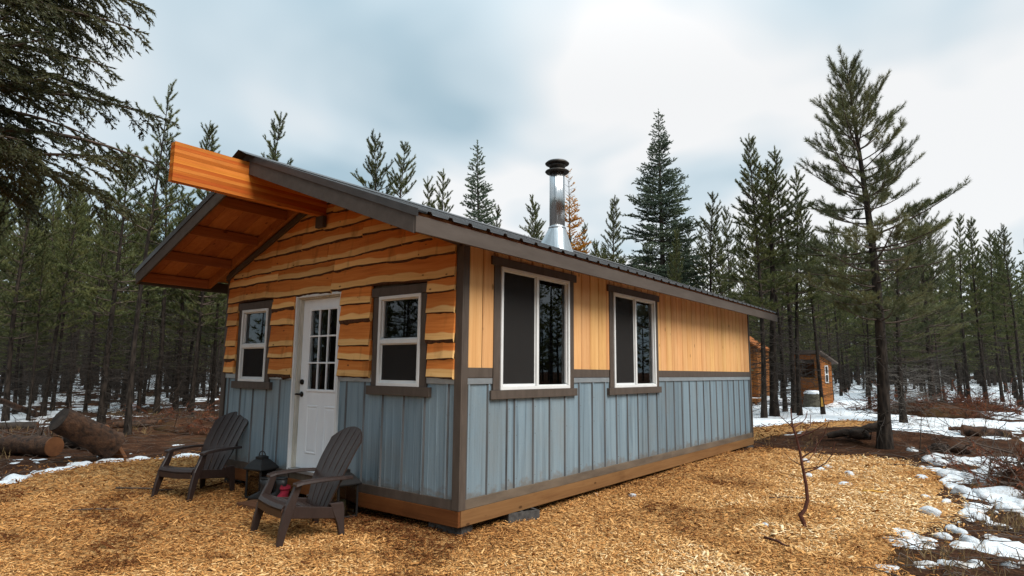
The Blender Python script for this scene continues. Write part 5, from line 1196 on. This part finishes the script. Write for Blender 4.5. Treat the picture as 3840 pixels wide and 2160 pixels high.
# brush piles
def brush(name, u, v, rx, ry, h, nst, lenr, label, seed, needle=0, mat='twig', nmat='rust_needles', rmax=0.012, core=True):
    p = gp(u, v); r = np.random.default_rng(seed); o = empty(name, tuple(p), 0, label, 'brush pile'); t = Tri(); sh = []
    for i in range(nst):
        a = r.uniform(0, 6.28); q = np.sqrt(r.random()); x, y = rx*q*math.cos(a), ry*q*math.sin(a); z = h*(1-q*q)*r.random()+float(zg(p[0]+x, p[1]+y))-p[2]; L_ = r.uniform(*lenr); d = r.normal(size=3)*np.array([1, 1, 0.35]); d[2] = abs(d[2]); d /= np.linalg.norm(d)
        w = r.normal(0, 0.12*L_, 3); pts = np.array([[x, y, z], np.array([x, y, z])+d*L_*0.5+w*0.5, np.array([x, y, z])+d*L_+w]); rr = r.uniform(0.35, 1)*rmax; t.tube(pts, [rr, rr*0.75, rr*0.3], 4)
        for k in range(3):
            q0 = pts[1]+(pts[2]-pts[1])*r.random(); d2 = rot_about(d, r.normal(size=3), r.uniform(0.5, 1.0)); t.tube(np.array([q0, q0+d2*L_*0.18, q0+d2*L_*0.32+r.normal(0, 0.02, 3)]), [rr*0.5, rr*0.35, rr*0.2], 3)
            if i < needle: sh.append((q0, q0+d2*L_*0.35, r.random()))
        if i < needle: sh.append((pts[0], pts[1], r.random())); sh.append((pts[1], pts[2], r.random()))
    link('sticks', t.mesh('sticks', M[mat]), o)['kind'] = 'stuff'
    if sh: f = link('dead_needles', blades(sh, 120, 0.06, 0.012, 0.9, seed, name='dead_needles', mat=M[nmat]), o); f['kind'] = 'stuff'
    if core:
        mb = MB(); n, k = 20, 7; rings = []
        for i in range(k):
            q = 1-i/k; rings.append([(rx*0.85*q*math.cos(2*math.pi*j/n)*(1+0.25*(r.random()-0.5)), ry*0.85*q*math.sin(2*math.pi*j/n)*(1+0.25*(r.random()-0.5)), h*0.75*(1-q*q)-0.06) for j in range(n)])
        mb.loft(rings, smooth=True).build('litter_core', M['forest_floor'], o)
    return o
brush('brush_pile', 3890, 1830, 0.65, 0.9, 0.50, 120, (0.3, 0.8), 'dark heap of sticks and roots at the edge of the snow', 4, needle=40, rmax=0.014)
brush('brush_pile', 3640, 1725, 1.1, 1.2, 0.12, 26, (0.5, 1.5), 'loose fallen branches strewn on the snow before the dark heap', 5, rmax=0.014, core=False)
brush('brush_pile', 3480, 1555, 2.2, 1.3, 0.70, 170, (0.3, 0.9), 'rust red pile of dead pine branches at the back of the clearing', 6, needle=170)
brush('brush_pile', 3640, 1540, 1.9, 1.1, 0.5, 120, (0.3, 0.8), 'smaller rust red branch pile beside the larger one', 7, needle=120)
brush('brush_pile', 3780, 1565, 2.2, 0.9, 0.20, 24, (0.8, 2.2), 'long bare branches lying on snow next to the rust red piles', 8, rmax=0.02, core=False)
brush('brush_pile', 690, 1598, 2.6, 0.9, 0.35, 110, (0.3, 1.0), 'low tangle of brown twigs between the woods and the cabin corner', 9, needle=30)
brush('brush_pile', 90, 1660, 1.6, 0.8, 0.22, 70, (0.3, 0.9), 'scattered bark and twigs among the sawn logs', 10, rmax=0.02)
# outhouse
def outhouse():
    c = gp(3080, 1520); k = math.hypot(c[0]-CAM[0], c[1]-CAM[1]); yaw = math.atan2(c[1]-CAM[1], c[0]-CAM[0])
    o = empty('outhouse', (c[0], c[1], c[2]-0.05), yaw-math.pi/2+R(-24), 'small orange wooden outhouse with a slanted grey roof and narrow white window', 'outhouse')
    o.scale = (0.66, 0.80, 0.92)
    # local frame: corner at origin, wall A runs along +y (to the back right), wall B along -x (to the left)
    m = M['shed_wood']; A, B, H0, H1 = 1.45, 1.65, 2.05, 2.42
    def zt(x, y): return H1+(H0-H1)*y/A if False else H1-(H1-H0)*(y/A)
    n = 8
    for i in range(n):                                            # wall A planks, window gap
        y0, y1 = A*i/n, A*(i+1)/n-0.006; za, zb_ = zt(0, y0), zt(0, y1)
        MB().hexa([(-0.02, y0, 0.08), (0.0, y0, 0.08), (0.0, y1, 0.08), (-0.02, y1, 0.08), (-0.02, y0, za), (0.0, y0, za), (0.0, y1, zb_), (-0.02, y1, zb_)]).build('wall_plank', m, o)
    for i in range(9):                                            # wall B: lower half planked
        x0, x1 = -B*(i+1)/9+0.006, -B*i/9-(0.02 if i == 0 else 0)
        MB().box(x0, x1, 0.0, 0.02, 0.08, 1.30).build('wall_plank', m, o)
    MB().box(-B, -0.02, -0.06, 0.05, 1.30, 1.36).build('counter', m, o, 0.005)
    MB().box(-B, -B+0.09, 0.0, 0.09, 1.36, H1).build('post', m, o); MB().box(-0.30, -0.02, 0.0, 0.02, 1.36, H1-0.02).build('wall_plank', m, o); MB().box(-B+0.09, -0.3, 0.0, 0.04, H1-0.24, H1-0.02).build('header', m, o)
    MB().box(-B, -B+0.02, 0.09, A, 0.08, H0).build('wall_plank', m, o); MB().box(-B+0.02, -0.02, A-0.02, A, 0.08, H0).build('wall_plank', m, o)
    MB().box(-B, 0.0, 0.0, A, 0.02, 0.078).build('floor', m, o)
    mb = MB(); mb.hexa([(-B-0.25, -0.38, zt(0, -0.38)+0.01), (0.30, -0.38, zt(0, -0.38)+0.01), (0.30, A+0.28, zt(0, A+0.28)+0.01), (-B-0.25, A+0.28, zt(0, A+0.28)+0.01), (-B-0.25, -0.38, zt(0, -0.38)+0.09), (0.30, -0.38, zt(0, -0.38)+0.09), (0.30, A+0.28, zt(0, A+0.28)+0.09), (-B-0.25, A+0.28, zt(0, A+0.28)+0.09)]); mb.build('roof', M['fascia_paint'], o, 0.005)
    w = empty('window'); w.parent = o; y0, y1, z0, z1 = 0.60, 0.98, 1.12, 1.92; f = 0.05
    for a in ((y0, y1, z0, z0+f), (y0, y1, z1-f, z1), (y0, y0+f, z0+f, z1-f), (y1-f, y1, z0+f, z1-f), (y0+f, y1-f, (z0+z1)/2-0.02, (z0+z1)/2+0.02)): MB().box(0.001, 0.03, a[0], a[1], a[2], a[3]).build('window_frame', M['vinyl'], w)
    MB().box(0.002, 0.010, y0+f, y1-f, z0+f, z1-f).build('pane', M['black_metal'], w)
outhouse()
def stump():
    p = gp(3050, 1522); o = empty('tree_stump', (p[0], p[1], p[2]-0.05), 0, 'grey mossy stump with a cap of snow in front of the outhouse', 'stump')
    MB().tube([(0, 0, 0), (0, 0, 0.2), (0.01, 0, 0.45), (0.01, 0, 0.62)], [0.44, 0.37, 0.35, 0.34], 18, wob=0.1, seed=2).build('stump_body', M['mossy_stump'], o)
    s = MB().lathe([(0.345, 0.60), (0.35, 0.64), (0.28, 0.72), (0.14, 0.745), (0.0, 0.75)], 18).build('snow_cap', M['snow'], o)
stump()
# yellow scar on the leaning pine
t = MB(); t.hexa([(0.074, -0.05, 0.45), (0.105, -0.05, 0.45), (0.105, 0.05, 0.45), (0.074, 0.05, 0.45), (0.07, -0.02, 0.85), (0.098, -0.02, 0.85), (0.098, 0.03, 0.85), (0.07, 0.03, 0.85)])
rough_mat('scar_wood', (0.55, 0.28, 0.04), (0.7, 0.4, 0.08), 10, 0.7, 0.2, 0.005)
sc_ = t.build('bark_scar', M['scar_wood'], yl, 0.004); sc_['label'] = 'bare yellow patch of wood'
_a = math.atan2(CAM[1]-ylp[1], CAM[0]-ylp[0])-yl.rotation_euler.z; sc_.rotation_euler.z = _a
# second cabin half hidden behind
def cabin2():
    p = gp(2846, 1522); o = empty('far_cabin', (p[0], p[1], p[2]), R(6), 'second orange timber cabin half hidden behind the far corner of the long cabin', 'cabin'); m = M['shed_wood']
    n = 12; w = 2.3
    def top(x): return 2.5+0.8*(1-abs(x+w/2)/(w/2))
    for i in range(n):
        x0, x1 = -w+w*i/n, -w+w*(i+1)/n-0.012
        MB().hexa([(x0, 0, 0.35), (x1, 0, 0.35), (x1, 0.03, 0.35), (x0, 0.03, 0.35), (x0, 0, top(x0)), (x1, 0, top(x1)), (x1, 0.03, top(x1)), (x0, 0.03, top(x0))]).build('wall_plank', m, o)
    MB().box(-w, 0, 0.032, 3.0, 0.35, 2.5).build('wall_body', m, o)
    MB().box(-w-0.1, 0.1, -0.7, -0.01, 0.18, 0.32).build('deck', m, o, 0.01)
    for x in (-w, 0.0): MB().box(x-0.05, x+0.05, -0.65, -0.55, 0.0, 0.18).build('deck_post', m, o)
    for s in (-1, 1):
        xa = -w/2+s*(w/2+0.12); MB().hexa([(-w/2, -0.2, 3.30), (xa, -0.2, 2.42), (xa, 3.2, 2.42), (-w/2, 3.2, 3.30), (-w/2, -0.2, 3.38), (xa, -0.2, 2.50), (xa, 3.2, 2.50), (-w/2, 3.2, 3.38)]).build('roof', M['shed_wood'], o)
cabin2()
# clumps of snow on and beside the chips
def lump_mesh(seed):
    r = np.random.default_rng(seed); n, k = 18, 10; V = []; F = []; ph = r.uniform(0, 6.28, 6)
    for i in range(k):
        t = (i+0.25)/(k-0.5)*math.pi*0.62
        for j in range(n):
            a_ = 2*math.pi*j/n; q = 1+0.22*math.sin(2*a_+ph[0])+0.25*(float(fbm(np.array([2.2*math.cos(a_)*math.sin(t)+seed*9.0]), np.array([2.2*math.sin(a_)*math.sin(t)+t]), 5, 3)[0])-0.5)*2+0.14*math.sin(3*a_+ph[1]+t)+0.10*math.sin(5*a_+ph[2]+2*t)+0.10*(r.random()-0.5); V.append((math.sin(t)*math.cos(2*math.pi*j/n)*q, math.sin(t)*math.sin(2*math.pi*j/n)*q, math.cos(t)*0.8*(1+0.2*(r.random()-0.5))))
    for i in range(k-1):
        for j in range(n): F.append((i*n+j, (i+1)*n+j, (i+1)*n+(j+1) % n, i*n+(j+1) % n))
    me = bpy.data.meshes.new('snow_lump'); me.from_pydata(V, [], F+[tuple(range(n))]); me.materials.append(M['snow'])
    for p in me.polygons: p.use_smooth = True
    a = me.attributes.new('dirt', 'FLOAT', 'POINT'); a.data.foreach_set('value', r.uniform(0.15, 0.65, len(V)).astype(np.float32)); me.update(); return me
LM = [lump_mesh(i) for i in range(6)]
lumps = [(3020, 1737, 26), (3078, 1768, 22), (3105, 1760, 18), (3185, 1783, 30), (3035, 1793, 24), (3168, 1823, 22), (2870, 1980, 22), (3460, 1762, 24), (3455, 1800, 26), (3470, 1875, 22), (3488, 1935, 46), (3548, 1888, 24), (3568, 1980, 32), (3600, 1995, 36), (3668, 1940, 40), (3640, 1922, 18),
         (3540, 2012, 36), (3640, 2030, 44), (3700, 2040, 34), (3740, 1890, 26), (3778, 1908, 44), (3735, 1920, 16), (3830, 1895, 40), (3835, 2065, 30), (3700, 1815, 60), (3650, 1790, 54), (3560, 1780, 50), (3610, 1850, 60), (3680, 1860, 58), (3760, 1860, 70), (3520, 1740, 46), (3480, 1725, 40), (3720, 1780, 60),
         (2375, 1873, 26), (2235, 1863, 16), (2330, 1730, 10), (3590, 1735, 46), (3420, 1690, 30), (3660, 2110, 30), (3790, 2120, 36), (3540, 2110, 30)]
for i, (u, v, s) in enumerate(lumps):
    p = gp(u, v); k = float(np.linalg.norm(p-CAM))/FPX; o = link('snow_lump', LM[i % 6]); z = top_z(p[0], p[1]); o.location = (p[0], p[1], z+s*k*0.02); o.rotation_euler = (0, 0, i*1.7); o.scale = (s*k*0.52, s*k*0.42*(1+0.4*(i % 3)), s*k*0.48)
    if u < 2500: lb_, gr_ = 'small snow lump on the chips close to the long skirt board', 'snow lumps by the skirt'
    elif u < 3200: lb_, gr_ = 'melting snow lump lying on the chips around the bare sapling', 'snow lumps by the sapling'
    elif s >= 44: lb_, gr_ = 'large heap of melting snow between the chips and the dark stick heap', 'large snow heaps by the stick heap'
    else: lb_, gr_ = 'small lump of melting snow along the ragged edge of the wood chips', 'small snow lumps along the chip edge'
    tag(o, lb_, 'snow lump', gr_)
# loose sticks and offcuts on the chips
def stick(u, v, L_, ang, r_, label, mat='twig', cat='stick'):
    p = gp(u, v); z = top_z(p[0], p[1])+r_+0.012; d = np.array([math.cos(ang), math.sin(ang), 0])*L_/2; o = MB().tube([(-d[0], -d[1], 0.0), (0.0, 0.01, 0.008), (d[0]*0.6, d[1]*0.6-0.01, 0.0), (d[0], d[1], 0.006)], [r_, r_*0.9, r_*0.75, r_*0.4], 6).build('stick', M[mat]); o.location = (p[0], p[1], z); return tag(o, label, cat)
stick(2915, 2050, 0.34, R(-35), 0.013, 'short reddish stick lying on the chips below the sapling', 'sapling_bark')
stick(3275, 1862, 0.24, R(25), 0.014, 'flat orange offcut on the pale chips right of the sapling', 'scar_wood', 'offcut')
stick(1045, 1830, 0.55, R(20), 0.010, 'thin dark twig on the chips before the first armchair')
stick(540, 1852, 0.8, R(30), 0.012, 'long dark twig lying on the chips in the open yard')
stick(350, 1925, 0.5, R(50), 0.009, 'dark twig on the chips nearer the yard middle')
stick(2960, 1880, 0.5, R(40), 0.008, 'thin dark twig at the foot of the sapling')
stick(3420, 1755, 0.7, R(10), 0.012, 'straight brown stick at the snowy edge of the chips')
# grass and litter on the forest floor
def litter():
    r = np.random.default_rng(8); sh = []; st = Tri()
    n_ = 15000; A_ = r.uniform(YAW-0.72, YAW+0.72, n_); D_ = np.where(np.arange(n_) < 9000, np.sqrt(r.uniform(4**2, 27**2, n_)), np.sqrt(r.uniform(4**2, 12**2, n_))); X_ = CAM[0]-D_*np.sin(A_); Y_ = CAM[1]+D_*np.cos(A_)
    C_ = chip_sd(X_, Y_); S_ = snow_amount(X_, Y_); Zg_ = zg(X_, Y_)-0.01; G_ = fbm(X_*0.5, Y_*0.5, 99, 2)
    for x, y, c_, sn_, z, g_ in zip(X_, Y_, C_, S_, Zg_, G_):
        if (-5 < x < 0.3 and -0.5 < y < 9.3) or c_ > -0.1: continue
        if sn_ > 0.05:
            if r.random() < 0.10:
                z += 0.1*min(sn_, .75); d = np.array([r.normal(0, 0.5), r.normal(0, 0.5), 1.0]); l = r.uniform(0.15, 0.6); st.tube(np.array([[x, y, z-0.05], [x+d[0]*l*0.4, y+d[1]*l*0.4, z+l*0.5], [x+d[0]*l, y+d[1]*l, z+l*r.uniform(0.5, 1)]]), [0.004, 0.003, 0.0015], 3)
            continue
        if g_ > 0.5 and r.random() < 0.28:
            for k in range(3): d = np.array([r.normal(0, 0.35), r.normal(0, 0.35), 1.0]); l = r.uniform(0.04, 0.16); p = np.array([x+r.normal(0, 0.05), y+r.normal(0, 0.05), z]); sh.append((p, p+d*l, r.random()))
        elif r.random() < 0.5:
            a2 = r.uniform(0, 6.28); l = r.uniform(0.1, 0.6); st.tube(np.array([[x, y, z+0.015], [x+l*0.5*math.cos(a2), y+l*0.5*math.sin(a2), z+0.03+r.uniform(0, 0.05)], [x+l*math.cos(a2+0.2), y+l*math.sin(a2+0.2), z+0.02+r.uniform(0, 0.06)]]), [0.006, 0.005, 0.002], 3)
    o = link('forest_litter', st.mesh('forest_litter', M['twig'])); tag(o, 'fallen twigs and bare stems on the forest floor', 'twigs', kind='stuff')
    me = blades(sh, 60, 0.09, 0.006, 0.35, 3, name='dry_grass', mat=M['dry_grass']); f = link('dry_grass', me); tag(f, 'dry brown grass tufts on the forest floor', 'grass', kind='stuff')
litter()
